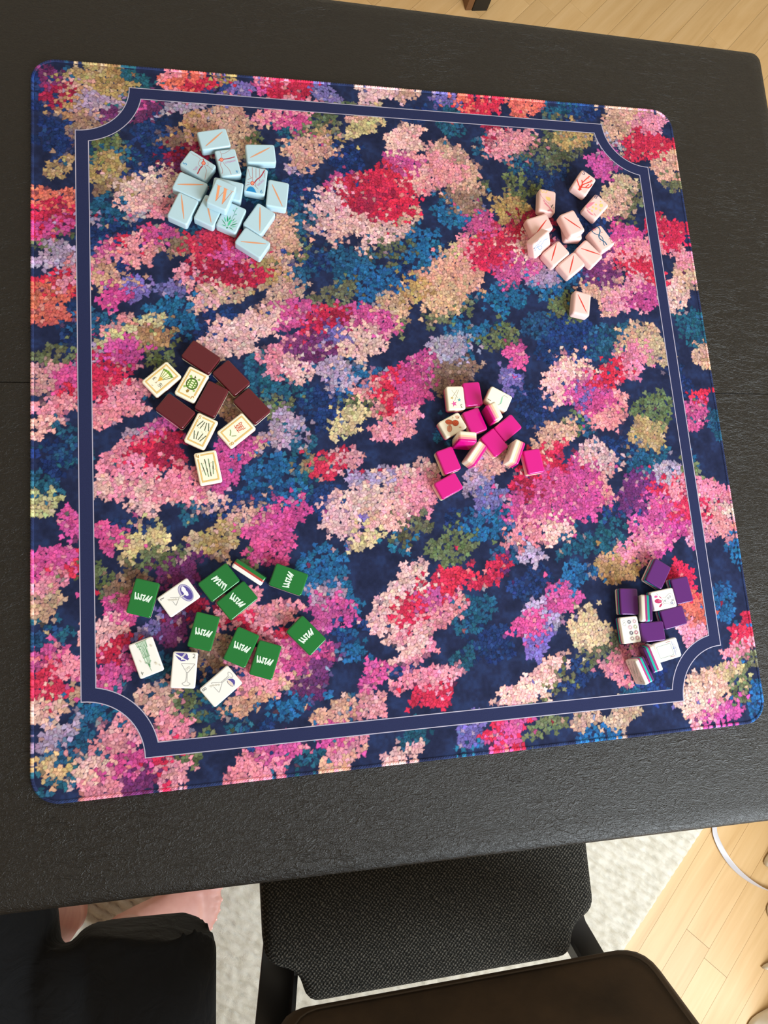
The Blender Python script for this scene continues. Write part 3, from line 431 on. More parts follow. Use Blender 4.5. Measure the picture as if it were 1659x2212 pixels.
PCOL=['#b08a8a', '#c8322a', '#a8283a', '#f0a080', '#1f86bd', '#c773ae', '#1287c6', '#0d6ba6', '#06804f', '#3cbf9f', '#0c9464', '#45c08e', '#5fc79b', '#2bb585', '#4b8f80', '#6bb7a5', '#e8996c', '#c9805c', '#d9976f', '#d23a2e', '#d93a2b', '#3c3c5c', '#dd8294', '#c06a7c', '#ecc877', '#c8818a', '#2e2a38', '#5a4038', '#1d5f80', '#d87f95', '#b05a58', '#b0807c', '#2f86b8', '#c9b4c8', '#f7f2c4', '#8cb04a', '#5f7a35', '#4e7d28', '#d9a93e', '#b98a50', '#3a3a2e', '#33483a', '#a89878', '#93b553', '#4a5a20', '#9a7a35', '#5f8a35', '#3a4a1c', '#f3f0c8', '#f0efc0', '#c2913a', '#4d5f4a', '#b5b07a', '#7f9a5e', '#c8563c', '#6f8f6a', '#3d4a38', '#8f8a70', '#b9a05a', '#4f93a0', '#d8569a', '#6f7a68', '#8fc4a8', '#7d9a8a', '#5a4632', '#dcbb98', '#dcb094', '#d9b48c', '#d9643c', '#d4582f', '#e8a080', '#a0502e', '#8a3a1e', '#a06048', '#9a3a1e', '#8a4030', '#4a2018', '#7a3a30', '#b9b4cc', '#4f4490', '#8a82b8', '#e9e4ea', '#e3e0da', '#8f9090', '#b5b0a0', '#555555', '#cfdfce', '#4f8a5c', '#cfc8b2', '#6f746a', '#7a7868', '#6a6a68', '#d8c8b8', '#4a3f6a', '#b0305c', '#d0508a', '#e58aa8', '#555f70', '#5a6478', '#3f5590', '#8a8f94', '#8a8f9a', '#2f3358', '#b9b0b4', '#b07f94', '#b08fa0', '#c99ab0', '#a0a498', '#a2a888', '#7f848e', '#232f55', '#a9868f', '#b9527a', '#b9b4b0', '#a98a8c', '#a98088', '#c58a98', '#8fa09a', '#a06a6a', '#4a68a8', '#3f62a8', '#5f9a70', '#2f5a45', '#4a5a52']
PRINTS={
 'B2':[('L',0,0.43,[[-8.04,-13.8],[-7.21,-10.6],[-7.74,-8.57],[-8.03,-6.06],[-7.97,-4.0],[-7.21,-1.51],[-7.6,0.61]]),('L',0,0.43,[[-7.21,-1.51],[-3.82,-1.1],[-1.34,-0.59],[-0.19,1.12],[-0.09,2.87]]),('L',1,0.92,[[-9.35,0.21],[-7.92,2.1],[-6.8,2.79]]),('L',2,1.23,[[-2.42,4.3],[3.07,3.81],[6.82,4.77],[9.18,4.88]]),('P',3,0.0,[[-6.39,4.93],[-5.69,5.23],[-4.93,5.3],[-4.21,5.15],[-3.62,4.79],[-3.21,4.27],[-3.05,3.64],[-3.16,2.99],[-3.51,2.38],[-4.07,1.9],[-4.77,1.61],[-5.53,1.53],[-6.25,1.68],[-6.84,2.04],[-7.25,2.57],[-7.41,3.19],[-7.3,3.85],[-6.95,4.45]]),('L',1,0.74,[[-6.32,4.84],[-5.66,5.12],[-4.95,5.19],[-4.27,5.05],[-3.71,4.71],[-3.34,4.22],[-3.19,3.63],[-3.28,3.01],[-3.61,2.45],[-4.14,2.0],[-4.8,1.72],[-5.51,1.65],[-6.18,1.79],[-6.74,2.12],[-7.12,2.62],[-7.27,3.21],[-7.18,3.82],[-6.84,4.39],[-6.32,4.84]]),('P',1,0.0,[[-5.47,3.74],[-5.33,3.8],[-5.17,3.82],[-5.01,3.79],[-4.89,3.71],[-4.8,3.6],[-4.77,3.46],[-4.79,3.33],[-4.86,3.2],[-4.98,3.1],[-5.13,3.03],[-5.29,3.02],[-5.44,3.05],[-5.57,3.13],[-5.66,3.24],[-5.69,3.37],[-5.67,3.51],[-5.59,3.64]]),('L',0,0.43,[[-3.51,5.99],[-1.71,7.93],[-0.27,10.33],[2.86,11.58],[6.08,12.71],[10.03,14.46]]),('L',0,0.43,[[-4.82,6.37],[-5.12,8.37],[-4.7,11.84],[-4.32,15.11]]),('L',0,0.43,[[-5.12,8.37],[-7.14,8.32],[-9.13,6.09]]),('T',4,'5',4.29,0.0,[7.03,-11.52],-176.2),('T',5,'TULSA',2.3,5.82,[4.96,0.27],178.6)],
 'B3':[('L',0,0.4,[[-5.25,14.32],[-4.66,10.79],[-4.92,8.7],[-5.18,6.62]]),('L',0,0.4,[[-4.49,10.51],[-2.31,10.63],[0.83,11.7],[6.34,14.61]]),('L',1,0.85,[[-9.66,3.88],[-7.75,3.9]]),('L',2,1.0,[[-3.83,4.27],[1.45,4.32],[8.6,5.54]]),('P',3,0.0,[[-4.3,3.72],[-4.57,3.05],[-5.03,2.49],[-5.62,2.1],[-6.27,1.94],[-6.89,2.02],[-7.43,2.34],[-7.8,2.84],[-7.97,3.49],[-7.92,4.18],[-7.64,4.86],[-7.19,5.42],[-6.6,5.8],[-5.95,5.97],[-5.32,5.89],[-4.79,5.57],[-4.41,5.07],[-4.24,4.42]]),('L',1,0.7,[[-4.35,3.73],[-4.61,3.08],[-5.06,2.53],[-5.63,2.15],[-6.26,1.99],[-6.87,2.07],[-7.39,2.38],[-7.76,2.87],[-7.92,3.5],[-7.87,4.18],[-7.6,4.83],[-7.16,5.38],[-6.59,5.76],[-5.95,5.92],[-5.34,5.84],[-4.82,5.53],[-4.46,5.04],[-4.29,4.41],[-4.35,3.73]]),('P',1,0.0,[[-5.74,3.91],[-5.79,3.77],[-5.89,3.65],[-6.01,3.57],[-6.14,3.54],[-6.27,3.56],[-6.38,3.62],[-6.46,3.73],[-6.49,3.86],[-6.48,4.0],[-6.42,4.14],[-6.33,4.25],[-6.21,4.33],[-6.08,4.37],[-5.95,4.35],[-5.84,4.29],[-5.76,4.18],[-5.73,4.05]]),('L',0,0.55,[[-7.17,1.31],[-8.42,-1.43],[-8.51,-3.27],[-7.73,-6.01],[-7.88,-8.62],[-8.37,-10.67],[-9.43,-12.11]]),('L',0,0.5,[[-4.97,1.03],[-3.86,-2.81],[-1.41,-6.57],[-0.41,-9.34],[0.04,-14.41]]),('T',5,'AMARILLO',1.99,11.95,[2.59,0.59],-172.8),('T',4,'4',3.73,0.0,[6.96,-11.63],-171.9)],
 'B13':[('L',0,0.5,[[9.4,-11.16],[7.91,-6.37],[6.57,-2.91],[5.76,-2.01],[4.09,-1.98]]),('L',0,0.5,[[8.68,1.34],[6.73,-0.18],[4.08,-1.85]]),('L',0,0.55,[[5.48,-14.22],[3.79,-2.46],[3.32,1.74]]),('L',0,0.5,[[1.51,-13.78],[0.27,-2.71]]),('L',0,0.5,[[-2.12,-14.34],[-3.15,-5.1]]),('L',0,0.45,[[-3.44,-2.47],[-3.74,0.16]]),('L',0,0.45,[[-7.88,-10.78],[-8.2,-4.63]]),('L',0,0.45,[[8.8,4.45],[6.44,4.46]]),('L',0,0.45,[[9.24,8.83],[8.03,7.09],[5.79,6.05]]),('L',0,0.45,[[1.29,6.12],[-0.54,7.59],[-3.39,9.77]]),('L',0,0.45,[[-0.18,3.38],[-0.74,7.28]]),('L',2,1.1,[[1.13,3.27],[-0.75,-1.06],[-3.33,-3.52],[-5.12,-6.63],[-6.4,-10.17],[-7.67,-13.85]]),('P',3,0.0,[[1.45,4.01],[1.48,4.73],[1.73,5.42],[2.15,5.98],[2.71,6.35],[3.34,6.49],[3.95,6.38],[4.48,6.03],[4.86,5.49],[5.05,4.82],[5.02,4.09],[4.78,3.41],[4.35,2.85],[3.79,2.47],[3.17,2.33],[2.55,2.44],[2.02,2.79],[1.64,3.34]]),('L',1,0.75,[[1.52,4.03],[1.55,4.72],[1.78,5.38],[2.2,5.92],[2.73,6.28],[3.33,6.41],[3.93,6.31],[4.44,5.97],[4.8,5.45],[4.98,4.8],[4.95,4.11],[4.72,3.45],[4.31,2.91],[3.77,2.55],[3.17,2.41],[2.58,2.52],[2.07,2.85],[1.7,3.38],[1.52,4.03]]),('P',1,0.0,[[2.88,4.33],[2.89,4.48],[2.94,4.62],[3.03,4.73],[3.14,4.81],[3.27,4.84],[3.4,4.82],[3.51,4.75],[3.58,4.63],[3.62,4.5],[3.62,4.35],[3.57,4.21],[3.48,4.09],[3.36,4.02],[3.24,3.99],[3.11,4.01],[3.0,4.08],[2.92,4.19]]),('P',6,0.0,[[8.7,14.59],[7.75,11.58],[6.35,9.39],[4.78,8.64],[2.65,8.7],[0.84,10.04],[-0.54,11.88],[-1.47,13.81],[-2.4,14.68]]),('L',7,0.35,[[6.62,11.19],[4.95,11.35],[2.7,10.32]]),('L',7,0.35,[[7.54,13.4],[4.72,13.31],[0.62,12.0]]),('T',5,'CHICAGO',2.01,9.77,[-5.14,2.13],56.1),('T',4,'6',4.26,0.0,[-7.07,12.04],-178.6)],
 'B10':[('P',8,0.0,[[8.54,6.59],[4.87,8.23],[0.89,11.72],[3.08,10.57]]),('P',9,0.0,[[6.94,3.02],[4.94,4.26],[2.71,7.14],[3.09,7.83],[4.99,6.29]]),('P',10,0.0,[[4.51,-0.1],[1.21,4.38],[1.12,7.34],[2.92,5.25]]),('P',8,0.0,[[1.55,-1.09],[0.25,1.89],[0.59,4.32],[1.25,2.65]]),('P',11,0.0,[[-1.24,2.39],[-2.18,3.67],[-1.86,8.33],[-0.61,11.71],[0.36,8.71],[0.1,5.57]]),('P',8,0.0,[[-4.19,-1.11],[-3.77,1.11],[-2.91,4.43],[-2.66,2.68]]),('P',12,0.0,[[-6.95,0.64],[-5.65,3.68],[-3.14,7.19],[-3.83,5.1]]),('P',8,0.0,[[-8.86,3.56],[-6.44,6.78],[-2.69,10.42],[-4.11,7.45]]),('P',11,0.0,[[-8.95,7.65],[-6.43,10.04],[-3.1,11.46],[-5.7,9.28]]),('P',13,0.0,[[5.96,12.52],[3.38,11.97],[0.55,12.05],[2.97,13.01]]),('P',8,0.0,[[-2.1,12.21],[-4.59,11.95],[-7.18,13.03],[-4.83,13.08]]),('P',8,0.0,[[0.15,13.59],[-0.5,12.51],[-1.64,12.94],[-0.65,14.8]]),('L',14,0.3,[[-1.26,1.88],[-1.6,-3.82],[-1.14,-6.36],[-1.37,-11.02]]),('L',14,0.26,[[-0.97,-6.52],[0.42,-7.84]]),('L',14,0.26,[[-1.85,-3.19],[-3.33,-4.95]]),('P',15,0.0,[[-2.05,-12.0],[-2.11,-11.74],[-2.09,-11.47],[-1.99,-11.22],[-1.82,-11.03],[-1.61,-10.93],[-1.37,-10.91],[-1.15,-10.98],[-0.95,-11.14],[-0.82,-11.37],[-0.76,-11.63],[-0.78,-11.9],[-0.88,-12.15],[-1.05,-12.34],[-1.26,-12.44],[-1.5,-12.46],[-1.73,-12.39],[-1.92,-12.23]]),('P',15,0.0,[[-0.03,-8.31],[-0.09,-8.05],[-0.06,-7.78],[0.04,-7.54],[0.2,-7.35],[0.42,-7.24],[0.65,-7.23],[0.88,-7.3],[1.07,-7.46],[1.2,-7.69],[1.26,-7.95],[1.24,-8.22],[1.14,-8.46],[0.97,-8.65],[0.76,-8.76],[0.53,-8.78],[0.3,-8.7],[0.11,-8.54]]),('P',15,0.0,[[-3.87,-5.23],[-3.93,-4.99],[-3.91,-4.76],[-3.82,-4.54],[-3.67,-4.38],[-3.48,-4.28],[-3.27,-4.27],[-3.07,-4.33],[-2.91,-4.48],[-2.79,-4.67],[-2.74,-4.91],[-2.76,-5.14],[-2.84,-5.36],[-2.99,-5.52],[-3.18,-5.62],[-3.39,-5.63],[-3.59,-5.57],[-3.76,-5.42]])],
 'B6':[('P',16,0.0,[[-6.69,7.44],[-4.07,7.55],[-1.66,-4.33],[-2.52,-10.94]]),('L',17,0.46,[[-2.42,-10.31],[1.35,3.74]]),('P',16,0.0,[[0.22,7.68],[3.26,7.6],[5.77,-4.62],[4.55,-11.21]]),('L',17,0.46,[[4.65,-10.58],[8.96,6.66]]),('L',16,0.53,[[-7.9,8.02],[-2.87,7.93]]),('L',16,0.53,[[-0.26,7.64],[4.72,7.72]]),('L',16,0.53,[[6.99,7.46],[10.55,7.72]])],
 'B1':[('S',18,1.38,[[7.14,10.87],[-6.75,-11.13]])],
 'B4':[('S',18,1.38,[[5.26,11.85],[-6.98,-10.52]])],
 'B5':[('S',18,1.38,[[4.49,11.9],[-7.68,-11.53]])],
 'B8':[('S',18,1.38,[[-7.48,-13.3],[5.77,10.69]])],
 'B9':[('S',18,1.38,[[8.34,10.66],[-7.1,-11.74]])],
 'B11':[('S',18,1.38,[[-6.35,-11.81],[7.6,11.9]])],
 'B12':[('S',18,1.38,[[6.32,10.6],[-6.94,-12.02]])],
 'B14':[('S',18,1.38,[[6.79,9.99],[-6.45,-13.52]])],
 'P4':[('S',19,1.26,[[-1.97,-9.81],[9.45,9.5]])],
 'P6':[('S',19,1.24,[[6.62,9.62],[-5.66,-10.14]])],
 'P9':[('S',19,1.26,[[-8.46,-8.19],[3.08,12.04]])],
 'P10':[('S',19,1.26,[[-6.44,-9.3],[5.72,10.54]])],
 'P11':[('S',19,1.26,[[4.09,10.6],[-7.84,-9.75]])],
 'P12':[('S',19,1.26,[[6.18,9.42],[-6.23,-10.24]])],
 'P1':[('L',20,2.34,[[0.47,13.9],[0.4,9.57],[0.55,5.17]]),('L',20,1.32,[[0.41,5.43],[1.89,2.14],[3.91,-0.33]]),('L',20,1.17,[[1.78,2.05],[0.65,-2.68],[-0.16,-7.15],[-1.47,-11.3]]),('L',20,0.73,[[-0.6,-7.53],[-1.74,-7.53]]),('L',20,0.73,[[-1.01,-10.35],[-0.29,-11.07]]),('L',20,1.17,[[0.47,4.73],[-1.87,0.7],[-4.96,-4.35],[-5.89,-7.4],[-7.34,-8.04]]),('L',20,0.76,[[-5.89,-7.4],[-5.28,-8.22]]),('L',20,0.88,[[-5.49,-5.17],[-6.21,-4.44]]),('L',20,1.17,[[0.9,9.24],[-1.61,7.33],[-4.43,5.36],[-7.76,3.14],[-8.92,-0.09],[-9.04,-4.35]]),('L',20,0.76,[[-7.76,3.14],[-8.52,3.64]]),('L',20,0.99,[[-4.44,4.78],[-5.14,1.93],[-5.94,-1.38]]),('L',20,1.32,[[1.03,10.47],[2.5,8.69],[4.02,7.7],[6.62,5.34],[8.83,3.41]]),('L',20,0.76,[[8.68,3.67],[8.7,2.17]]),('L',20,1.05,[[4.55,8.51],[3.65,7.2]]),('L',20,1.32,[[0.17,13.51],[-1.42,10.5]]),('T',21,'5',5.85,0.0,[6.4,-10.77],-177.9)],
 'P3':[('P',22,0.0,[[4.75,-3.05],[4.92,2.9],[6.34,9.55],[6.26,12.01],[8.42,10.55],[9.82,8.68],[9.9,5.53],[8.72,2.58],[6.42,-1.01]]),('P',22,0.0,[[6.26,12.01],[2.94,12.2],[-1.89,12.02],[-5.33,11.88],[-1.7,13.9],[1.74,13.9],[4.65,13.22]]),('L',23,0.7,[[5.64,10.48],[2.73,9.64]]),('L',23,0.7,[[-3.3,9.64],[-6.5,10.6]]),('P',24,0.0,[[0.93,-2.32],[0.73,-1.93],[0.65,-1.48],[0.7,-1.02],[0.88,-0.61],[1.17,-0.29],[1.53,-0.12],[1.91,-0.1],[2.27,-0.24],[2.57,-0.52],[2.78,-0.91],[2.86,-1.37],[2.8,-1.83],[2.62,-2.24],[2.33,-2.55],[1.98,-2.73],[1.59,-2.75],[1.23,-2.61]]),('P',24,0.0,[[1.57,3.49],[1.37,3.88],[1.29,4.34],[1.35,4.79],[1.53,5.2],[1.81,5.51],[2.17,5.69],[2.55,5.71],[2.91,5.57],[3.21,5.29],[3.42,4.9],[3.49,4.44],[3.44,3.99],[3.26,3.58],[2.97,3.26],[2.62,3.09],[2.24,3.07],[1.87,3.21]]),('P',24,0.0,[[-0.4,8.13],[-0.6,8.51],[-0.67,8.93],[-0.62,9.37],[-0.44,9.76],[-0.17,10.05],[0.16,10.22],[0.53,10.24],[0.87,10.11],[1.16,9.84],[1.35,9.47],[1.43,9.04],[1.37,8.6],[1.2,8.21],[0.93,7.92],[0.59,7.75],[0.23,7.73],[-0.12,7.87]]),('P',24,0.0,[[-2.52,1.59],[-2.76,2.07],[-2.86,2.63],[-2.79,3.2],[-2.57,3.71],[-2.21,4.09],[-1.77,4.31],[-1.3,4.33],[-0.85,4.16],[-0.48,3.81],[-0.23,3.33],[-0.13,2.77],[-0.2,2.2],[-0.42,1.69],[-0.78,1.3],[-1.22,1.09],[-1.69,1.06],[-2.14,1.24]]),('P',24,0.0,[[-5.04,-7.14],[-5.42,-6.39],[-5.57,-5.52],[-5.46,-4.64],[-5.12,-3.86],[-4.57,-3.26],[-3.89,-2.93],[-3.16,-2.89],[-2.47,-3.16],[-1.89,-3.7],[-1.51,-4.45],[-1.36,-5.31],[-1.46,-6.19],[-1.81,-6.97],[-2.36,-7.57],[-3.04,-7.91],[-3.77,-7.95],[-4.46,-7.68]]),('P',24,0.0,[[-7.18,-0.52],[-7.38,-0.13],[-7.45,0.33],[-7.4,0.79],[-7.21,1.2],[-6.93,1.51],[-6.57,1.69],[-6.19,1.71],[-5.82,1.56],[-5.52,1.28],[-5.32,0.89],[-5.25,0.44],[-5.3,-0.02],[-5.48,-0.43],[-5.77,-0.75],[-6.13,-0.92],[-6.51,-0.94],[-6.87,-0.8]]),('P',24,0.0,[[-0.54,-9.49],[-0.68,-9.23],[-0.73,-8.93],[-0.69,-8.62],[-0.57,-8.34],[-0.38,-8.13],[-0.14,-8.01],[0.11,-8.0],[0.36,-8.1],[0.56,-8.29],[0.69,-8.55],[0.74,-8.85],[0.71,-9.16],[0.59,-9.43],[0.4,-9.64],[0.16,-9.76],[-0.1,-9.78],[-0.34,-9.68]]),('T',21,'8',5.82,0.0,[7.88,-10.12],178.3)],
 'P2':[('P',24,0.0,[[2.79,-4.79],[-3.48,-4.43],[-3.61,-0.96],[-1.99,0.05],[1.17,-0.78]]),('L',24,0.77,[[8.94,-12.82],[6.88,-8.25],[4.91,-10.88],[2.33,-8.83],[0.62,-13.15]]),('L',25,0.47,[[9.21,-6.64],[7.3,-3.13],[4.28,-0.53],[1.07,1.82],[-2.34,3.9]]),('P',22,0.0,[[4.09,4.22],[2.49,2.78],[-0.11,5.26],[-2.26,7.18],[-4.44,9.75],[-8.12,13.3],[-6.24,13.27],[-4.12,12.21],[-2.29,13.26],[-0.79,13.9],[-0.8,12.28],[-3.43,10.41],[-1.47,8.22],[1.51,6.48]]),('P',22,0.0,[[5.92,0.05],[3.81,0.89],[3.34,2.1],[4.12,3.36],[5.03,1.38]]),('L',26,0.86,[[-4.49,5.61],[-5.37,6.72],[-7.03,3.75]]),('L',26,0.77,[[-5.37,6.72],[-5.42,8.02]]),('L',27,0.64,[[-7.1,8.52],[-8.31,7.28]])],
 'P8':[('L',28,1.44,[[4.6,13.9],[5.39,12.56],[4.61,9.05],[2.6,6.94],[-0.78,4.97],[-2.92,2.94],[-3.06,-0.26],[-1.41,-3.54],[-0.06,-6.31],[-0.58,-9.95]]),('L',28,1.04,[[-4.72,13.9],[-5.4,12.62],[-4.92,9.71],[-2.89,6.87],[-0.97,4.76],[0.57,2.2],[0.42,-1.0],[-1.16,-3.69],[-2.98,-6.23],[-3.75,-9.06]]),('P',29,0.0,[[-0.72,13.5],[-1.08,13.2],[-1.53,13.02],[-2.02,12.97],[-2.48,13.07],[-2.87,13.3],[-3.13,13.63],[-3.24,13.9],[-3.18,13.9],[-2.96,13.9],[-2.6,13.9],[-2.15,13.9],[-1.66,13.9],[-1.2,13.9],[-0.81,13.9],[-0.55,13.9],[-0.44,13.9],[-0.5,13.87]]),('L',29,0.86,[[-0.47,13.9],[-0.24,11.24]]),('P',30,0.0,[[5.17,5.27],[4.99,5.12],[4.77,5.03],[4.53,5.01],[4.3,5.06],[4.11,5.17],[3.98,5.33],[3.93,5.52],[3.96,5.72],[4.07,5.91],[4.25,6.05],[4.47,6.14],[4.7,6.16],[4.93,6.12],[5.12,6.01],[5.25,5.84],[5.3,5.65],[5.27,5.45]]),('P',30,0.0,[[-4.46,-2.23],[-4.61,-2.35],[-4.79,-2.42],[-4.98,-2.44],[-5.17,-2.4],[-5.32,-2.3],[-5.43,-2.17],[-5.47,-2.02],[-5.44,-1.85],[-5.36,-1.7],[-5.21,-1.58],[-5.03,-1.51],[-4.84,-1.49],[-4.65,-1.53],[-4.5,-1.63],[-4.39,-1.76],[-4.35,-1.92],[-4.38,-2.08]]),('L',31,0.63,[[6.13,-5.69],[7.94,-5.77],[9.57,-6.07],[7.49,-7.81],[6.41,-10.14],[7.15,-11.89],[9.53,-11.32]])],
 'P5':[('L',32,0.71,[[-3.67,-13.9],[-4.58,-13.67],[-6.42,-8.93],[-6.56,-7.13]]),('L',32,0.71,[[-1.06,-13.37],[-3.66,-10.27],[-3.94,-6.67],[-6.4,-5.38],[-6.46,-0.93]]),('L',32,0.71,[[-3.14,-9.47],[-1.53,-3.5],[-2.78,1.17],[-4.45,3.67],[-2.51,9.21]]),('L',32,0.71,[[-0.99,-2.69],[3.03,-0.64],[2.84,-5.99],[-1.51,-7.52]]),('L',33,0.43,[[-9.9,-3.27],[-9.9,-7.01],[-9.9,-8.0],[-9.9,-5.65],[-9.56,-6.2],[-9.9,-11.12]])],
 'M6':[('P',34,0.0,[[-2.32,0.52],[-5.6,7.87],[5.08,8.59],[1.43,-0.03]]),('P',35,0.0,[[-6.67,8.85],[-4.06,10.09],[-1.01,10.92],[2.15,10.56],[4.75,9.99],[6.57,9.41],[4.81,7.38],[1.82,7.95],[-1.91,8.11],[-4.95,7.27]]),('L',36,0.56,[[-2.54,0.72],[-5.85,8.46]]),('L',36,0.56,[[-1.41,1.13],[-3.73,8.69]]),('L',36,0.56,[[-0.24,1.14],[-0.64,9.12]]),('L',36,0.56,[[1.01,0.36],[3.17,8.17]]),('L',36,0.56,[[1.65,-0.23],[6.53,9.81]]),('P',37,0.0,[[-5.4,8.99],[-5.23,8.78],[-5.14,8.54],[-5.14,8.28],[-5.22,8.05],[-5.38,7.87],[-5.6,7.76],[-5.84,7.73],[-6.09,7.79],[-6.31,7.94],[-6.47,8.15],[-6.56,8.39],[-6.57,8.65],[-6.48,8.88],[-6.33,9.06],[-6.11,9.17],[-5.86,9.2],[-5.62,9.13]]),('P',37,0.0,[[-2.92,9.62],[-2.75,9.41],[-2.67,9.16],[-2.66,8.91],[-2.74,8.68],[-2.9,8.49],[-3.12,8.38],[-3.36,8.36],[-3.61,8.42],[-3.83,8.57],[-3.99,8.77],[-4.08,9.02],[-4.09,9.27],[-4.01,9.51],[-3.85,9.69],[-3.63,9.8],[-3.39,9.83],[-3.14,9.76]]),('P',37,0.0,[[-0.44,10.25],[-0.27,10.04],[-0.19,9.79],[-0.18,9.54],[-0.26,9.31],[-0.42,9.12],[-0.64,9.01],[-0.89,8.99],[-1.13,9.05],[-1.35,9.2],[-1.52,9.4],[-1.6,9.65],[-1.61,9.9],[-1.53,10.14],[-1.37,10.32],[-1.15,10.43],[-0.9,10.46],[-0.66,10.39]]),('P',37,0.0,[[2.05,9.77],[2.22,9.57],[2.31,9.32],[2.31,9.07],[2.23,8.83],[2.07,8.65],[1.85,8.54],[1.61,8.52],[1.36,8.58],[1.14,8.72],[0.98,8.93],[0.89,9.18],[0.88,9.43],[0.97,9.66],[1.13,9.85],[1.34,9.96],[1.59,9.98],[1.83,9.92]]),('P',37,0.0,[[4.93,9.31],[5.1,9.1],[5.19,8.85],[5.19,8.6],[5.11,8.37],[4.95,8.18],[4.73,8.07],[4.49,8.05],[4.24,8.11],[4.02,8.26],[3.86,8.46],[3.77,8.71],[3.77,8.96],[3.85,9.2],[4.01,9.38],[4.22,9.49],[4.47,9.51],[4.72,9.45]]),('P',38,0.0,[[-2.71,0.52],[-0.24,1.14],[1.82,-0.03],[-0.47,-4.43]]),('L',39,0.33,[[-0.47,-4.43],[-0.58,-7.2]]),('T',40,'E',3.62,0.0,[-4.7,-4.87],1.9),('T',41,'东',4.59,0.0,[4.1,-5.37],1.9),('L',42,0.39,[[-1.49,-11.75],[-0.79,-10.96],[0.09,-11.05]]),('L',42,0.44,[[-1.15,-7.4],[-0.31,-6.01],[-0.02,-7.0]])],
 'M7':[('P',43,0.0,[[-6.09,6.49],[-4.78,8.73],[-2.38,6.74],[-3.39,4.97]]),('P',43,0.0,[[2.86,7.23],[4.54,8.77],[5.51,6.88],[3.25,5.93]]),('P',43,0.0,[[-6.6,-5.24],[-3.87,-3.13],[-3.03,-4.76],[-5.22,-6.87]]),('P',43,0.0,[[3.31,-4.87],[5.89,-4.04],[6.28,-5.33],[4.81,-6.73]]),('P',44,0.0,[[-0.83,6.39],[-0.98,9.63],[1.09,7.46]]),('P',45,0.0,[[-1.96,-8.96],[-1.19,-6.74],[0.87,-6.51],[0.89,-9.19],[-0.48,-10.24]]),('P',46,0.0,[[5.05,3.01],[5.71,0.95],[5.69,-1.2],[4.98,-3.17],[3.68,-4.73],[1.93,-5.7],[-0.05,-5.95],[-2.01,-5.45],[-3.74,-4.28],[-5.01,-2.56],[-5.68,-0.5],[-5.67,1.64],[-4.97,3.62],[-3.67,5.19],[-1.92,6.16],[0.06,6.41],[2.04,5.92],[3.77,4.74]]),('L',47,0.76,[[4.83,2.89],[5.47,0.92],[5.45,-1.14],[4.77,-3.03],[3.52,-4.52],[1.85,-5.45],[-0.04,-5.68],[-1.93,-5.21],[-3.58,-4.09],[-4.8,-2.44],[-5.44,-0.47],[-5.43,1.58],[-4.76,3.47],[-3.51,4.98],[-1.84,5.91],[0.06,6.15],[1.95,5.68],[3.61,4.54],[4.83,2.89]]),('L',48,1.47,[[-1.69,3.8],[1.26,3.92]]),('L',48,1.47,[[-1.52,1.33],[1.38,1.28]]),('L',48,1.47,[[-1.62,-1.13],[1.38,-1.12]]),('L',48,1.47,[[-1.51,-3.47],[1.43,-3.35]]),('P',49,0.0,[[-3.0,2.77],[-2.92,2.53],[-2.92,2.27],[-3.01,2.04],[-3.16,1.85],[-3.37,1.74],[-3.6,1.71],[-3.84,1.76],[-4.04,1.9],[-4.19,2.11],[-4.27,2.35],[-4.27,2.61],[-4.19,2.84],[-4.03,3.03],[-3.82,3.14],[-3.59,3.17],[-3.36,3.11],[-3.15,2.97]]),('P',49,0.0,[[-3.16,0.42],[-3.08,0.18],[-3.08,-0.08],[-3.17,-0.31],[-3.32,-0.5],[-3.53,-0.61],[-3.76,-0.64],[-3.99,-0.58],[-4.2,-0.44],[-4.35,-0.24],[-4.43,0.01],[-4.43,0.26],[-4.35,0.5],[-4.19,0.68],[-3.98,0.8],[-3.75,0.83],[-3.52,0.77],[-3.31,0.63]]),('P',49,0.0,[[-3.0,-1.74],[-2.92,-1.99],[-2.92,-2.24],[-3.01,-2.48],[-3.16,-2.66],[-3.37,-2.78],[-3.6,-2.81],[-3.84,-2.75],[-4.04,-2.61],[-4.19,-2.4],[-4.27,-2.16],[-4.27,-1.91],[-4.19,-1.67],[-4.03,-1.49],[-3.82,-1.37],[-3.59,-1.34],[-3.36,-1.4],[-3.15,-1.54]]),('P',49,0.0,[[3.67,2.85],[3.75,2.61],[3.75,2.35],[3.67,2.12],[3.51,1.93],[3.3,1.82],[3.07,1.79],[2.83,1.84],[2.63,1.98],[2.48,2.19],[2.4,2.43],[2.4,2.69],[2.48,2.92],[2.64,3.11],[2.85,3.22],[3.08,3.25],[3.32,3.2],[3.52,3.06]]),('P',49,0.0,[[3.84,0.38],[3.92,0.14],[3.92,-0.11],[3.83,-0.35],[3.68,-0.53],[3.47,-0.65],[3.24,-0.68],[3.0,-0.62],[2.8,-0.48],[2.65,-0.28],[2.57,-0.03],[2.57,0.22],[2.65,0.46],[2.81,0.64],[3.02,0.76],[3.25,0.79],[3.48,0.73],[3.69,0.59]]),('P',49,0.0,[[3.62,-1.84],[3.69,-2.09],[3.69,-2.34],[3.61,-2.58],[3.45,-2.76],[3.25,-2.88],[3.01,-2.91],[2.78,-2.85],[2.57,-2.71],[2.42,-2.5],[2.34,-2.26],[2.34,-2.01],[2.43,-1.77],[2.58,-1.59],[2.79,-1.47],[3.03,-1.44],[3.26,-1.5],[3.46,-1.64]]),('L',50,0.66,[[6.03,-14.42],[5.96,-12.68],[6.54,-11.16],[7.73,-10.81],[8.11,-12.09]])],
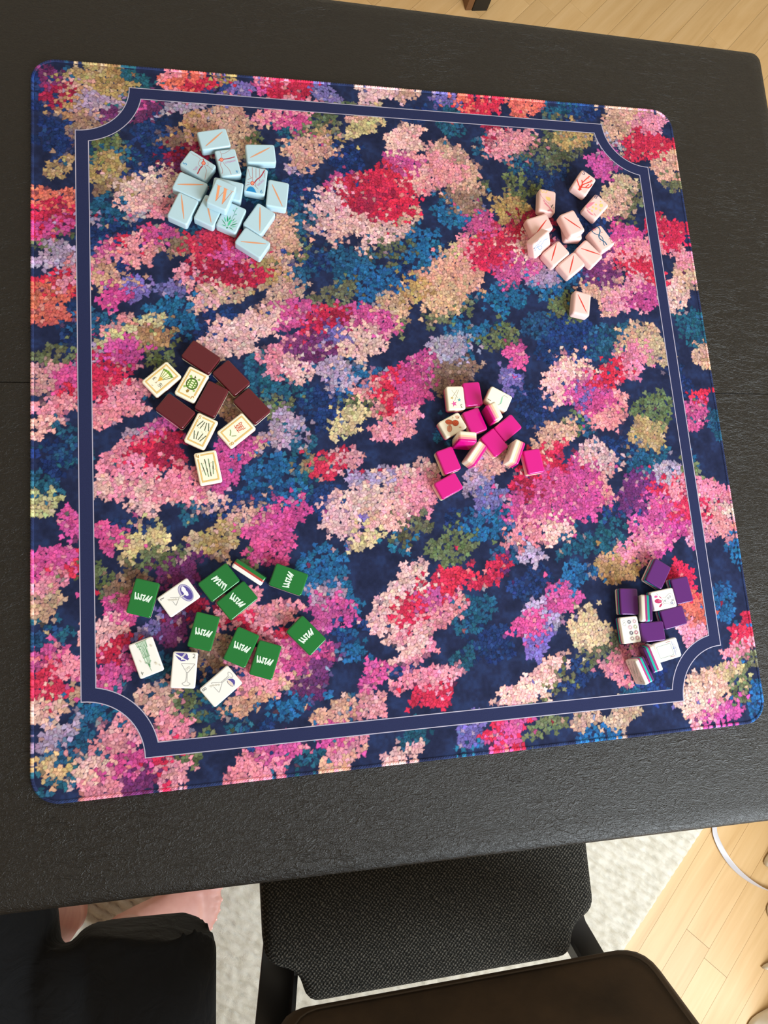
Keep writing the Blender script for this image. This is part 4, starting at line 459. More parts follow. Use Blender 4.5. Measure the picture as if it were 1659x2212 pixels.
 'M8':[('L',51,0.8,[[-5.68,2.59],[-2.44,10.44]]),('L',51,0.8,[[-2.09,1.78],[-0.47,9.97]]),('L',51,0.8,[[2.86,1.8],[1.44,9.91]]),('L',51,0.8,[[6.5,2.89],[3.35,10.43]]),('L',51,0.8,[[-2.64,-10.27],[-5.96,-2.45]]),('L',51,0.8,[[-0.64,-9.71],[-2.12,-1.54]]),('L',51,0.8,[[1.26,-9.77],[2.94,-1.48]]),('L',51,0.8,[[3.38,-10.3],[6.64,-2.23]]),('L',52,0.35,[[-6.38,7.44],[-5.29,6.83]]),('L',52,0.35,[[-4.27,2.43],[-2.96,1.93]]),('L',52,0.35,[[-0.16,5.63],[0.93,5.02]]),('L',52,0.35,[[5.71,7.41],[6.92,6.56]]),('L',52,0.35,[[0.86,-0.49],[1.96,-1.1]]),('L',52,0.35,[[-3.65,-5.61],[-2.57,-5.93]]),('L',52,0.35,[[3.29,-5.61],[4.27,-5.42]]),('L',52,0.35,[[3.79,1.82],[4.88,1.21]]),('T',50,'8',4.0,0.0,[-7.2,12.55],1.5)],
 'M9':[('L',53,0.96,[[4.33,4.5],[2.15,5.48],[-0.28,8.66]]),('L',53,0.84,[[-1.56,7.78],[-4.18,3.91]]),('T',54,'萬',9.28,0.0,[0.41,-4.42],-7.3),('T',50,'8',4.64,0.0,[-7.45,12.86],-7.3)],
 'M10':[('L',55,0.88,[[-5.45,5.56],[-3.42,-7.67]]),('L',55,0.88,[[-1.67,8.65],[-1.15,-9.36]]),('L',55,0.88,[[2.01,8.53],[1.24,-9.37]]),('L',55,0.88,[[5.97,5.36],[3.7,-7.78]]),('L',56,0.88,[[-4.72,1.06],[-4.15,-3.17]]),('L',56,0.88,[[-1.61,8.41],[-1.53,4.48]]),('L',56,0.88,[[-1.25,-0.63],[-1.29,-4.64]]),('L',56,0.88,[[1.86,3.95],[1.83,0.04]]),('L',56,0.88,[[1.44,-5.17],[1.27,-9.26]]),('L',56,0.88,[[5.05,0.81],[4.48,-2.53]]),('L',52,0.35,[[-4.2,4.75],[-2.94,4.51]]),('L',52,0.35,[[3.23,3.69],[4.67,4.34]]),('L',52,0.35,[[-6.58,-2.82],[-5.21,-2.51]]),('L',52,0.35,[[5.55,-3.2],[6.95,-2.78]]),('L',50,0.75,[[-8.07,14.8],[-9.52,12.43],[-6.71,11.78]]),('L',50,0.88,[[-6.63,13.84],[-7.1,10.93]])],
 'H1':[('L',57,0.33,[[-3.91,8.56],[2.37,-0.73]]),('L',57,0.33,[[2.46,8.94],[-3.27,1.63]]),('L',57,0.33,[[3.97,8.81],[-1.84,-3.67]]),('P',58,0.0,[[-3.63,1.77],[-3.77,0.27],[-2.35,-0.13],[-3.83,-0.58],[-3.89,-2.08],[-4.66,-0.86],[-6.12,-1.39],[-5.12,-0.18],[-5.95,0.99],[-4.57,0.52]]),('P',59,0.0,[[3.83,-0.16],[4.02,-1.92],[5.82,-2.05],[4.16,-2.93],[4.44,-4.67],[3.22,-3.45],[1.6,-4.4],[2.5,-2.77],[1.22,-1.61],[3.0,-1.82]]),('P',60,0.0,[[-3.6,-3.12],[-2.25,-5.41],[0.47,-4.52],[-1.44,-6.7],[0.03,-8.91],[-2.5,-7.97],[-4.3,-10.22],[-3.96,-7.47],[-6.54,-6.65],[-3.81,-5.89]]),('T',61,'3',4.27,0.0,[5.23,-9.52],-172.8)],
 'H3':[('P',62,0.0,[[4.48,-2.87],[1.72,-3.77],[-1.92,-4.54],[-4.81,-4.2],[-5.62,-2.72],[-3.07,-2.94],[0.35,-2.27],[3.01,-2.19]]),('L',63,0.43,[[4.14,-2.75],[5.6,-3.44],[6.31,-4.96],[6.13,-6.61],[5.62,-8.39]]),('L',63,0.43,[[-7.3,-1.62],[-5.49,-3.45],[-3.48,-4.16]]),('L',64,0.67,[[-6.62,11.37],[-6.96,7.08]])],
 'H6':[('P',65,0.0,[[6.62,-2.47],[8.49,-4.8],[5.92,-4.95]]),('P',66,0.0,[[7.57,-7.14],[6.41,-10.51],[4.34,-11.85],[2.83,-8.28],[4.48,-6.68]]),('P',67,0.0,[[-5.08,-4.23],[-5.03,-6.3],[-6.67,-7.32],[-6.6,-5.03]]),('P',68,0.0,[[2.21,-1.07],[1.62,-0.25],[1.4,0.87],[1.56,2.16],[2.09,3.46],[2.92,4.62],[3.96,5.49],[5.07,5.97],[6.13,6.01],[7.0,5.59],[7.59,4.77],[7.82,3.65],[7.66,2.36],[7.13,1.06],[6.3,-0.1],[5.26,-0.98],[4.15,-1.46],[3.08,-1.49]]),('P',69,0.0,[[-1.2,-6.93],[-2.07,-6.13],[-2.63,-5.02],[-2.81,-3.75],[-2.59,-2.45],[-2.0,-1.3],[-1.11,-0.43],[-0.03,0.05],[1.12,0.1],[2.19,-0.3],[3.06,-1.11],[3.62,-2.21],[3.8,-3.49],[3.59,-4.78],[3.0,-5.93],[2.11,-6.81],[1.02,-7.29],[-0.13,-7.34]]),('P',70,0.0,[[-3.02,3.02],[-4.09,3.88],[-4.88,4.93],[-5.29,6.05],[-5.27,7.1],[-4.83,7.95],[-4.02,8.5],[-2.94,8.7],[-1.71,8.5],[-0.49,7.94],[0.58,7.08],[1.37,6.03],[1.78,4.91],[1.77,3.86],[1.33,3.01],[0.52,2.45],[-0.57,2.26],[-1.8,2.45]]),('L',71,0.35,[[2.27,-0.99],[1.7,-0.2],[1.49,0.89],[1.65,2.15],[2.17,3.41],[2.99,4.54],[3.99,5.4],[5.08,5.87],[6.1,5.91],[6.95,5.51],[7.51,4.72],[7.73,3.63],[7.56,2.38],[7.05,1.11],[6.23,-0.03],[5.22,-0.88],[4.14,-1.36],[3.11,-1.4],[2.27,-0.99]]),('L',72,0.35,[[-1.16,-6.85],[-1.99,-6.07],[-2.53,-5.0],[-2.7,-3.76],[-2.48,-2.5],[-1.91,-1.38],[-1.04,-0.53],[0.0,-0.06],[1.11,-0.01],[2.14,-0.39],[2.98,-1.17],[3.52,-2.24],[3.69,-3.47],[3.47,-4.73],[2.9,-5.85],[2.04,-6.7],[0.99,-7.18],[-0.12,-7.23],[-1.16,-6.85]]),('L',73,0.3,[[-2.97,3.11],[-4.02,3.94],[-4.79,4.96],[-5.19,6.05],[-5.18,7.06],[-4.76,7.88],[-3.97,8.42],[-2.92,8.6],[-1.73,8.4],[-0.54,7.85],[0.51,7.02],[1.28,6.0],[1.68,4.91],[1.68,3.9],[1.25,3.07],[0.47,2.54],[-0.59,2.36],[-1.78,2.55],[-2.97,3.11]]),('L',74,0.25,[[6.07,5.12],[6.09,1.92],[3.56,-0.87]]),('L',74,0.25,[[5.01,5.2],[3.95,1.51],[2.29,-0.66]]),('L',74,0.25,[[0.69,-0.53],[2.08,-4.31],[2.45,-6.29]]),('L',74,0.25,[[-0.49,-0.67],[0.04,-4.5],[0.95,-6.52]]),('L',74,0.25,[[-1.46,-0.94],[-1.36,-5.08],[-0.98,-6.49]]),('L',74,0.25,[[0.9,3.11],[-0.2,5.82],[-3.11,8.2]]),('L',74,0.25,[[0.9,3.11],[-1.81,5.37],[-4.51,7.62]]),('L',74,0.25,[[0.46,2.8],[-2.6,3.83],[-5.1,5.96]]),('L',75,0.64,[[4.52,-9.04],[3.1,-10.2]])],
 'H11':[('L',76,0.47,[[-8.88,4.18],[-3.29,-2.73]]),('L',76,0.43,[[-1.17,8.11],[-3.02,4.55],[-3.24,0.73]]),('L',77,0.33,[[3.04,-5.92],[3.65,-10.72]])],
 'G2':[('P',78,0.0,[[-9.44,-8.19],[-9.01,-6.17],[-7.5,-4.35],[-5.11,-2.94],[-2.12,-2.12],[1.1,-1.98],[4.18,-2.54],[6.74,-3.73],[8.48,-5.41],[9.18,-7.38],[8.75,-9.4],[7.25,-11.23],[4.86,-12.65],[1.86,-13.47],[-1.38,-13.61],[-4.47,-13.05],[-7.03,-11.85],[-8.76,-10.16]]),('L',79,0.33,[[-9.25,-8.18],[-8.82,-6.21],[-7.35,-4.44],[-5.01,-3.07],[-2.08,-2.27],[1.08,-2.14],[4.09,-2.68],[6.6,-3.84],[8.3,-5.47],[8.98,-7.39],[8.57,-9.35],[7.1,-11.13],[4.75,-12.51],[1.82,-13.32],[-1.36,-13.45],[-4.38,-12.9],[-6.89,-11.74],[-8.58,-10.1],[-9.25,-8.18]]),('P',79,0.0,[[-8.1,-8.55],[-7.73,-7.02],[-6.49,-5.63],[-4.52,-4.56],[-2.06,-3.93],[0.59,-3.82],[3.11,-4.23],[5.21,-5.13],[6.63,-6.4],[7.19,-7.89],[6.83,-9.42],[5.59,-10.81],[3.62,-11.88],[1.16,-12.52],[-1.5,-12.63],[-4.03,-12.21],[-6.13,-11.31],[-7.54,-10.04]]),('L',80,0.27,[[-8.55,-8.25],[-8.16,-6.51],[-6.8,-4.94],[-4.66,-3.72],[-1.98,-3.01],[0.91,-2.88],[3.66,-3.36],[5.95,-4.38],[7.5,-5.83],[8.12,-7.53],[7.74,-9.27],[6.39,-10.85],[4.25,-12.08],[1.56,-12.79],[-1.34,-12.92],[-4.11,-12.44],[-6.4,-11.41],[-7.94,-9.95],[-8.55,-8.25]]),('P',81,0.0,[[6.29,-6.98],[6.81,-8.63],[5.55,-9.4],[3.23,-9.76],[1.54,-9.26],[-0.79,-9.62],[-3.56,-8.7],[-3.51,-6.77],[-0.87,-5.97],[1.52,-5.99],[3.85,-5.63]]),('L',82,1.2,[[-0.51,0.12],[-0.87,-5.97]]),('L',83,0.27,[[-0.05,0.29],[-0.44,-5.94]]),('L',83,0.27,[[-1.06,-0.15],[-1.41,-5.77]]),('L',83,0.38,[[4.27,6.4],[0.18,0.13]]),('L',83,0.38,[[-0.74,0.28],[-5.03,6.29],[0.39,6.47]]),('L',84,0.24,[[2.59,7.61],[2.4,7.79],[2.29,8.03],[2.26,8.28],[2.33,8.53],[2.49,8.74],[2.71,8.88],[2.97,8.95],[3.23,8.92],[3.48,8.81],[3.67,8.62],[3.78,8.39],[3.81,8.13],[3.74,7.88],[3.59,7.68],[3.37,7.53],[3.11,7.47],[2.84,7.49],[2.59,7.61]]),('L',84,0.24,[[1.33,5.89],[1.14,6.07],[1.03,6.31],[1.0,6.56],[1.07,6.81],[1.22,7.02],[1.44,7.17],[1.7,7.23],[1.97,7.2],[2.22,7.09],[2.41,6.91],[2.52,6.67],[2.55,6.41],[2.48,6.17],[2.32,5.96],[2.1,5.81],[1.84,5.75],[1.58,5.78],[1.33,5.89]]),('L',84,0.24,[[0.45,4.23],[0.26,4.41],[0.15,4.65],[0.12,4.9],[0.19,5.15],[0.34,5.36],[0.56,5.51],[0.82,5.57],[1.09,5.54],[1.34,5.43],[1.53,5.25],[1.64,5.01],[1.67,4.75],[1.6,4.5],[1.44,4.3],[1.22,4.15],[0.96,4.09],[0.7,4.11],[0.45,4.23]]),('L',84,0.24,[[-0.51,2.46],[-0.7,2.64],[-0.81,2.88],[-0.84,3.13],[-0.77,3.38],[-0.62,3.59],[-0.4,3.74],[-0.14,3.8],[0.13,3.77],[0.38,3.66],[0.57,3.48],[0.68,3.24],[0.71,2.98],[0.64,2.73],[0.49,2.52],[0.27,2.38],[0.0,2.32],[-0.26,2.34],[-0.51,2.46]]),('L',84,0.22,[[4.32,9.59],[-0.91,1.53]]),('L',85,0.49,[[7.58,10.91],[7.73,12.73],[8.63,14.52],[6.87,14.44]])],
 'G11':[('P',86,0.0,[[4.49,-14.68],[-4.69,-14.68],[-4.06,-8.75],[-2.9,-0.57],[-3.2,4.73],[-1.85,5.9],[-0.38,9.48],[0.32,6.73],[2.01,4.81],[2.46,-0.05],[2.76,-8.06],[4.29,-11.14]]),('L',87,0.5,[[5.07,-15.04],[-5.61,-15.3]]),('L',87,0.29,[[4.26,-14.34],[4.14,-11.58]]),('L',87,0.29,[[2.9,-14.53],[2.82,-8.57]]),('L',87,0.29,[[0.82,-14.43],[0.25,0.36]]),('L',87,0.29,[[-0.36,-14.45],[0.05,3.89]]),('L',87,0.29,[[-1.55,-14.46],[-0.42,4.58]]),('L',87,0.29,[[-2.73,-14.48],[-1.41,3.75]]),('L',87,0.29,[[-3.92,-14.5],[-3.86,-8.83]]),('L',87,0.29,[[-4.62,-14.47],[-4.06,-8.75]]),('L',87,0.29,[[2.56,-7.97],[2.46,-0.05]]),('L',87,0.29,[[1.32,-7.47],[1.99,4.08]]),('L',87,0.29,[[-2.52,-8.38],[-3.24,-0.19]]),('L',87,0.29,[[-2.53,-11.84],[-2.44,4.17]]),('L',87,0.23,[[3.76,-14.0],[2.96,-14.03]]),('L',87,0.23,[[2.06,-14.05],[1.25,-14.08]]),('L',87,0.23,[[0.35,-14.1],[-0.46,-14.13]]),('L',87,0.23,[[-1.37,-14.15],[-2.17,-14.18]]),('L',87,0.23,[[-3.08,-14.2],[-3.89,-14.23]]),('L',87,0.23,[[3.51,-12.83],[2.73,-12.86]]),('L',87,0.23,[[1.86,-12.9],[1.08,-12.92]]),('L',87,0.23,[[0.21,-12.96],[-0.57,-12.99]]),('L',87,0.23,[[-1.44,-13.02],[-2.22,-13.05]]),('L',87,0.23,[[-3.1,-13.08],[-3.87,-13.11]]),('L',87,0.23,[[3.25,-11.66],[2.5,-11.7]]),('L',87,0.23,[[1.66,-11.74],[0.91,-11.77]]),('L',87,0.23,[[0.07,-11.81],[-0.68,-11.85]]),('L',87,0.23,[[-1.52,-11.89],[-2.27,-11.92]]),('L',87,0.23,[[-3.11,-11.96],[-3.86,-12.0]]),('L',87,0.23,[[2.99,-10.49],[2.27,-10.53]]),('L',87,0.23,[[1.46,-10.58],[0.74,-10.62]]),('L',87,0.23,[[-0.07,-10.67],[-0.78,-10.71]]),('L',87,0.23,[[-1.6,-10.76],[-2.32,-10.8]]),('L',87,0.23,[[-3.13,-10.84],[-3.85,-10.89]]),('L',87,0.23,[[2.73,-9.32],[2.04,-9.37]]),('L',87,0.23,[[1.26,-9.42],[0.57,-9.47]]),('L',87,0.23,[[-0.2,-9.52],[-0.89,-9.57]]),('L',87,0.23,[[-1.67,-9.62],[-2.36,-9.67]]),('L',87,0.23,[[-3.14,-9.72],[-3.83,-9.77]]),('L',87,0.23,[[2.47,-8.15],[1.81,-8.21]]),('L',87,0.23,[[1.07,-8.27],[0.41,-8.32]]),('L',87,0.23,[[-0.34,-8.38],[-1.0,-8.43]]),('L',87,0.23,[[-1.75,-8.49],[-2.41,-8.55]]),('L',87,0.23,[[-3.16,-8.61],[-3.82,-8.66]]),('L',87,0.23,[[2.21,-6.99],[1.58,-7.04]]),('L',87,0.23,[[0.87,-7.11],[0.24,-7.17]]),('L',87,0.23,[[-0.48,-7.24],[-1.11,-7.3]]),('L',87,0.23,[[-1.83,-7.36],[-2.46,-7.42]]),('L',87,0.23,[[-3.17,-7.49],[-3.81,-7.55]]),('L',87,0.23,[[1.96,-5.82],[1.35,-5.88]]),('L',87,0.23,[[0.67,-5.95],[0.07,-6.02]]),('L',87,0.23,[[-0.61,-6.09],[-1.22,-6.16]]),('L',87,0.23,[[-1.9,-6.23],[-2.51,-6.3]]),('L',87,0.23,[[-3.19,-6.37],[-3.8,-6.43]]),('L',87,0.23,[[1.7,-4.65],[1.12,-4.72]]),('L',87,0.23,[[0.47,-4.8],[-0.1,-4.87]]),('L',87,0.23,[[-0.75,-4.95],[-1.33,-5.02]]),('L',87,0.23,[[-1.98,-5.1],[-2.55,-5.17]]),('L',87,0.23,[[-3.2,-5.25],[-3.78,-5.32]]),('L',87,0.23,[[1.44,-3.48],[0.89,-3.56]]),('L',87,0.23,[[0.28,-3.64],[-0.27,-3.72]]),('L',87,0.23,[[-0.89,-3.81],[-1.44,-3.88]]),('L',87,0.23,[[-2.05,-3.97],[-2.6,-4.05]]),('L',87,0.23,[[-3.22,-4.13],[-3.77,-4.21]]),('L',87,0.23,[[1.18,-2.31],[0.66,-2.39]]),('L',87,0.23,[[0.08,-2.49],[-0.44,-2.57]]),('L',87,0.23,[[-1.03,-2.66],[-1.54,-2.75]]),('L',87,0.23,[[-2.13,-2.84],[-2.65,-2.92]]),('L',87,0.23,[[-3.24,-3.02],[-3.76,-3.1]]),('L',87,0.23,[[0.92,-1.14],[0.43,-1.23]]),('L',87,0.23,[[-0.12,-1.33],[-0.61,-1.42]]),('L',87,0.23,[[-1.16,-1.52],[-1.65,-1.61]]),('L',87,0.23,[[-2.21,-1.71],[-2.7,-1.8]]),('L',87,0.23,[[-3.25,-1.9],[-3.74,-1.99]]),('L',87,0.23,[[0.66,0.03],[0.2,-0.07]]),('L',87,0.23,[[-0.32,-0.18],[-0.78,-0.27]]),('L',87,0.23,[[-1.3,-0.38],[-1.76,-0.47]]),('L',87,0.23,[[-2.28,-0.58],[-2.75,-0.67]]),('L',87,0.23,[[-3.27,-0.78],[-3.73,-0.88]]),('L',87,0.41,[[4.18,-11.47],[0.88,-11.49]]),('L',87,0.41,[[3.48,-8.72],[1.57,-8.8]]),('L',87,0.41,[[2.46,-0.05],[0.3,-0.15]]),('L',87,0.41,[[-0.74,-0.46],[-3.24,-0.19]]),('L',87,0.41,[[2.42,4.64],[0.35,4.75]]),('L',87,0.41,[[-1.19,4.4],[-3.27,4.51]]),('L',87,0.41,[[1.58,5.6],[-2.49,5.42]]),('P',87,0.0,[[0.25,6.52],[-1.7,6.33],[-0.79,9.65],[-0.02,9.82]]),('L',87,0.27,[[-0.31,9.69],[-0.63,13.51]]),('P',88,0.0,[[-8.13,-9.57],[-8.08,-8.54],[-9.01,-8.19],[-8.06,-7.95],[-8.05,-6.92],[-7.52,-7.8],[-6.59,-7.51],[-7.21,-8.3],[-6.64,-9.15],[-7.55,-8.76]]),('P',88,0.0,[[-7.15,6.96],[-7.08,8.24],[-8.24,8.69],[-7.06,8.98],[-7.04,10.26],[-6.38,9.16],[-5.22,9.51],[-5.99,8.54],[-5.28,7.47],[-6.42,7.97]]),('P',88,0.0,[[-9.51,10.4],[-9.47,11.16],[-10.16,11.43],[-9.45,11.61],[-9.44,12.38],[-9.05,11.72],[-8.35,11.93],[-8.81,11.34],[-8.39,10.7],[-9.07,11.0]]),('P',88,0.0,[[5.14,0.94],[5.18,1.71],[4.49,1.98],[5.2,2.15],[5.2,2.92],[5.6,2.26],[6.29,2.47],[5.83,1.89],[6.25,1.25],[5.57,1.55]]),('T',89,'4',3.39,0.0,[7.63,12.31],0.9)],
 'G12':[('P',79,0.0,[[9.48,-15.18],[0.59,-15.43],[3.13,-11.87]]),('P',79,0.0,[[9.32,-13.36],[3.58,-10.51],[3.35,-7.84],[5.97,-9.66]]),('P',79,0.0,[[-1.13,-15.31],[-2.48,-12.86],[-2.64,-10.94],[-1.64,-9.37],[1.9,-10.77]]),('P',79,0.0,[[3.42,-8.6],[2.15,-9.32],[0.24,-9.1],[-0.96,-8.38],[3.16,-7.84]]),('P',79,0.0,[[-2.63,-11.13],[-3.7,-10.79],[-2.65,-8.63],[-1.73,-9.37]]),('L',79,0.3,[[-0.36,-15.37],[2.52,-11.32]]),('L',83,0.38,[[2.98,-5.75],[-9.56,-5.72],[-3.95,2.23],[-2.24,2.1],[2.98,-5.75]]),('L',83,0.34,[[-2.35,2.28],[-2.63,6.66],[-2.45,10.08],[-1.32,11.26],[0.67,12.27],[0.59,13.21],[-1.77,14.28],[-4.41,14.2],[-6.4,13.19],[-6.7,12.23],[-4.54,11.35],[-3.52,10.43],[-3.48,6.63],[-3.58,2.24]]),('L',84,0.23,[[-5.23,-2.4],[-5.2,-2.09],[-5.07,-1.81],[-4.84,-1.59],[-4.56,-1.47],[-4.24,-1.46],[-3.94,-1.56],[-3.68,-1.76],[-3.5,-2.03],[-3.41,-2.34],[-3.44,-2.65],[-3.58,-2.93],[-3.8,-3.15],[-4.09,-3.27],[-4.4,-3.28],[-4.71,-3.18],[-4.97,-2.98],[-5.15,-2.71],[-5.23,-2.4]]),('L',84,0.23,[[-3.28,-0.8],[-3.25,-0.49],[-3.12,-0.21],[-2.89,0.0],[-2.61,0.12],[-2.29,0.13],[-1.99,0.03],[-1.73,-0.16],[-1.55,-0.43],[-1.46,-0.74],[-1.49,-1.06],[-1.63,-1.34],[-1.85,-1.55],[-2.14,-1.67],[-2.45,-1.68],[-2.76,-1.58],[-3.02,-1.38],[-3.2,-1.12],[-3.28,-0.8]]),('P',90,0.0,[[-3.64,-2.16],[-3.63,-2.04],[-3.58,-1.93],[-3.49,-1.85],[-3.39,-1.81],[-3.27,-1.8],[-3.15,-1.84],[-3.06,-1.91],[-2.99,-2.01],[-2.96,-2.13],[-2.97,-2.25],[-3.02,-2.35],[-3.1,-2.43],[-3.21,-2.48],[-3.33,-2.48],[-3.44,-2.45],[-3.54,-2.37],[-3.61,-2.27]]),('T',91,'2',4.18,0.0,[-7.99,-13.07],-179.0)],
 'G13':[('L',83,0.43,[[6.94,5.0],[8.23,4.63],[2.63,-2.56],[1.57,-2.73],[-3.54,4.96],[3.62,5.31]]),('L',83,0.38,[[2.63,-2.56],[2.65,-10.95],[5.09,-12.27],[5.47,-13.46],[3.49,-14.45],[0.35,-14.31],[-1.08,-13.48],[-0.02,-11.9],[1.49,-11.04],[1.68,-2.81]]),('L',84,0.24,[[5.49,6.18],[5.31,6.39],[5.22,6.65],[5.22,6.92],[5.33,7.18],[5.51,7.38],[5.76,7.52],[6.04,7.56],[6.32,7.51],[6.57,7.37],[6.75,7.16],[6.84,6.91],[6.84,6.64],[6.73,6.38],[6.55,6.17],[6.3,6.04],[6.02,6.0],[5.74,6.05],[5.49,6.18]]),('L',84,0.24,[[4.68,4.09],[4.5,4.3],[4.4,4.56],[4.41,4.83],[4.51,5.08],[4.7,5.29],[4.95,5.42],[5.23,5.47],[5.51,5.42],[5.75,5.28],[5.93,5.07],[6.03,4.81],[6.02,4.54],[5.92,4.29],[5.73,4.08],[5.48,3.95],[5.2,3.9],[4.92,3.95],[4.68,4.09]]),('L',84,0.24,[[3.47,1.96],[3.29,2.17],[3.2,2.43],[3.2,2.7],[3.31,2.96],[3.49,3.17],[3.74,3.3],[4.02,3.34],[4.3,3.29],[4.55,3.15],[4.73,2.94],[4.82,2.69],[4.82,2.42],[4.71,2.16],[4.53,1.95],[4.28,1.82],[4.0,1.77],[3.72,1.82],[3.47,1.96]]),('L',84,0.24,[[1.76,0.07],[1.58,0.29],[1.49,0.54],[1.49,0.82],[1.6,1.07],[1.78,1.28],[2.03,1.41],[2.32,1.46],[2.6,1.41],[2.84,1.27],[3.02,1.06],[3.11,0.8],[3.11,0.53],[3.0,0.27],[2.82,0.06],[2.57,-0.07],[2.28,-0.11],[2.0,-0.06],[1.76,0.07]]),('L',84,0.21,[[7.47,8.36],[1.88,-0.2]]),('P',79,0.0,[[0.88,-8.09],[-0.23,-10.32],[-1.75,-12.22],[-4.45,-12.79],[-6.5,-11.44],[-8.05,-8.75],[-6.24,-9.55],[-3.1,-9.7],[-0.23,-8.92]]),('P',92,0.0,[[0.05,-7.41],[-1.57,-9.21],[-5.05,-9.84],[-7.69,-8.35],[-5.43,-7.07],[-1.97,-6.44]]),('L',93,0.38,[[0.05,-7.41],[-1.97,-6.44],[-5.64,-6.89],[-7.71,-7.98]]),('T',91,'8',4.16,0.0,[7.95,13.06],-6.7)],
 'U5':[('P',94,0.0,[[0.42,11.63],[2.04,8.68],[1.82,6.26],[-1.07,2.67],[-2.82,3.73],[-3.03,7.66],[-1.68,10.85]]),('P',95,0.0,[[5.5,10.17],[5.75,7.61],[4.0,6.18],[3.38,8.02],[3.37,10.5]]),('P',94,0.0,[[4.96,4.8],[2.6,2.72],[0.83,2.4],[2.67,4.36]]),('P',94,0.0,[[-6.82,8.2],[-4.59,5.9],[-3.25,2.75],[-5.69,4.01],[-7.41,6.44]]),('L',96,0.35,[[0.2,6.73],[-0.28,3.0]]),('L',96,0.35,[[-0.95,7.06],[-1.55,3.37]]),('L',83,0.35,[[1.95,1.24],[1.35,-1.9],[3.28,-5.24],[4.73,-7.89],[4.89,-9.61],[3.09,-11.32],[-0.42,-11.68],[-6.7,-11.23],[-8.02,-9.18],[-7.56,-6.81],[-5.27,-3.86],[-4.3,-1.37],[-4.58,0.93],[-5.54,2.31]]),('L',83,0.3,[[0.9,-2.33],[-3.14,-4.21],[-5.22,-6.1]]),('L',97,0.41,[[7.83,7.01],[4.83,5.39]]),('L',97,0.41,[[0.22,1.75],[-1.84,1.24],[-4.02,1.32]]),('L',98,0.41,[[0.12,-6.38],[-0.14,-6.25],[-0.35,-6.02],[-0.48,-5.73],[-0.52,-5.41],[-0.46,-5.1],[-0.31,-4.84],[-0.09,-4.65],[0.18,-4.57],[0.46,-4.59],[0.72,-4.72],[0.93,-4.95],[1.06,-5.24],[1.1,-5.56],[1.04,-5.87],[0.89,-6.13],[0.66,-6.32],[0.4,-6.4],[0.12,-6.38]]),('L',98,0.41,[[1.34,-8.96],[1.08,-8.83],[0.87,-8.6],[0.74,-8.31],[0.7,-7.99],[0.76,-7.68],[0.91,-7.42],[1.13,-7.23],[1.4,-7.15],[1.68,-7.17],[1.94,-7.3],[2.15,-7.53],[2.28,-7.82],[2.32,-8.14],[2.26,-8.45],[2.11,-8.71],[1.88,-8.9],[1.62,-8.99],[1.34,-8.96]]),('L',98,0.41,[[-2.94,-10.78],[-3.2,-10.64],[-3.41,-10.42],[-3.54,-10.13],[-3.57,-9.81],[-3.51,-9.5],[-3.36,-9.23],[-3.14,-9.04],[-2.87,-8.96],[-2.59,-8.98],[-2.33,-9.12],[-2.13,-9.34],[-2.0,-9.63],[-1.96,-9.95],[-2.02,-10.26],[-2.17,-10.53],[-2.39,-10.71],[-2.66,-10.8],[-2.94,-10.78]]),('L',98,0.41,[[-2.24,-2.08],[-2.5,-1.95],[-2.7,-1.73],[-2.83,-1.44],[-2.87,-1.12],[-2.81,-0.81],[-2.66,-0.55],[-2.44,-0.36],[-2.17,-0.27],[-1.89,-0.3],[-1.63,-0.43],[-1.43,-0.65],[-1.3,-0.94],[-1.26,-1.26],[-1.32,-1.57],[-1.47,-1.84],[-1.69,-2.02],[-1.96,-2.11],[-2.24,-2.08]]),('L',99,0.56,[[-5.86,-9.42],[-6.21,-9.24],[-6.49,-8.93],[-6.67,-8.54],[-6.72,-8.11],[-6.63,-7.69],[-6.43,-7.33],[-6.13,-7.08],[-5.77,-6.96],[-5.39,-7.0],[-5.04,-7.17],[-4.76,-7.48],[-4.59,-7.87],[-4.54,-8.3],[-4.62,-8.72],[-4.82,-9.08],[-5.12,-9.33],[-5.48,-9.45],[-5.86,-9.42]])],
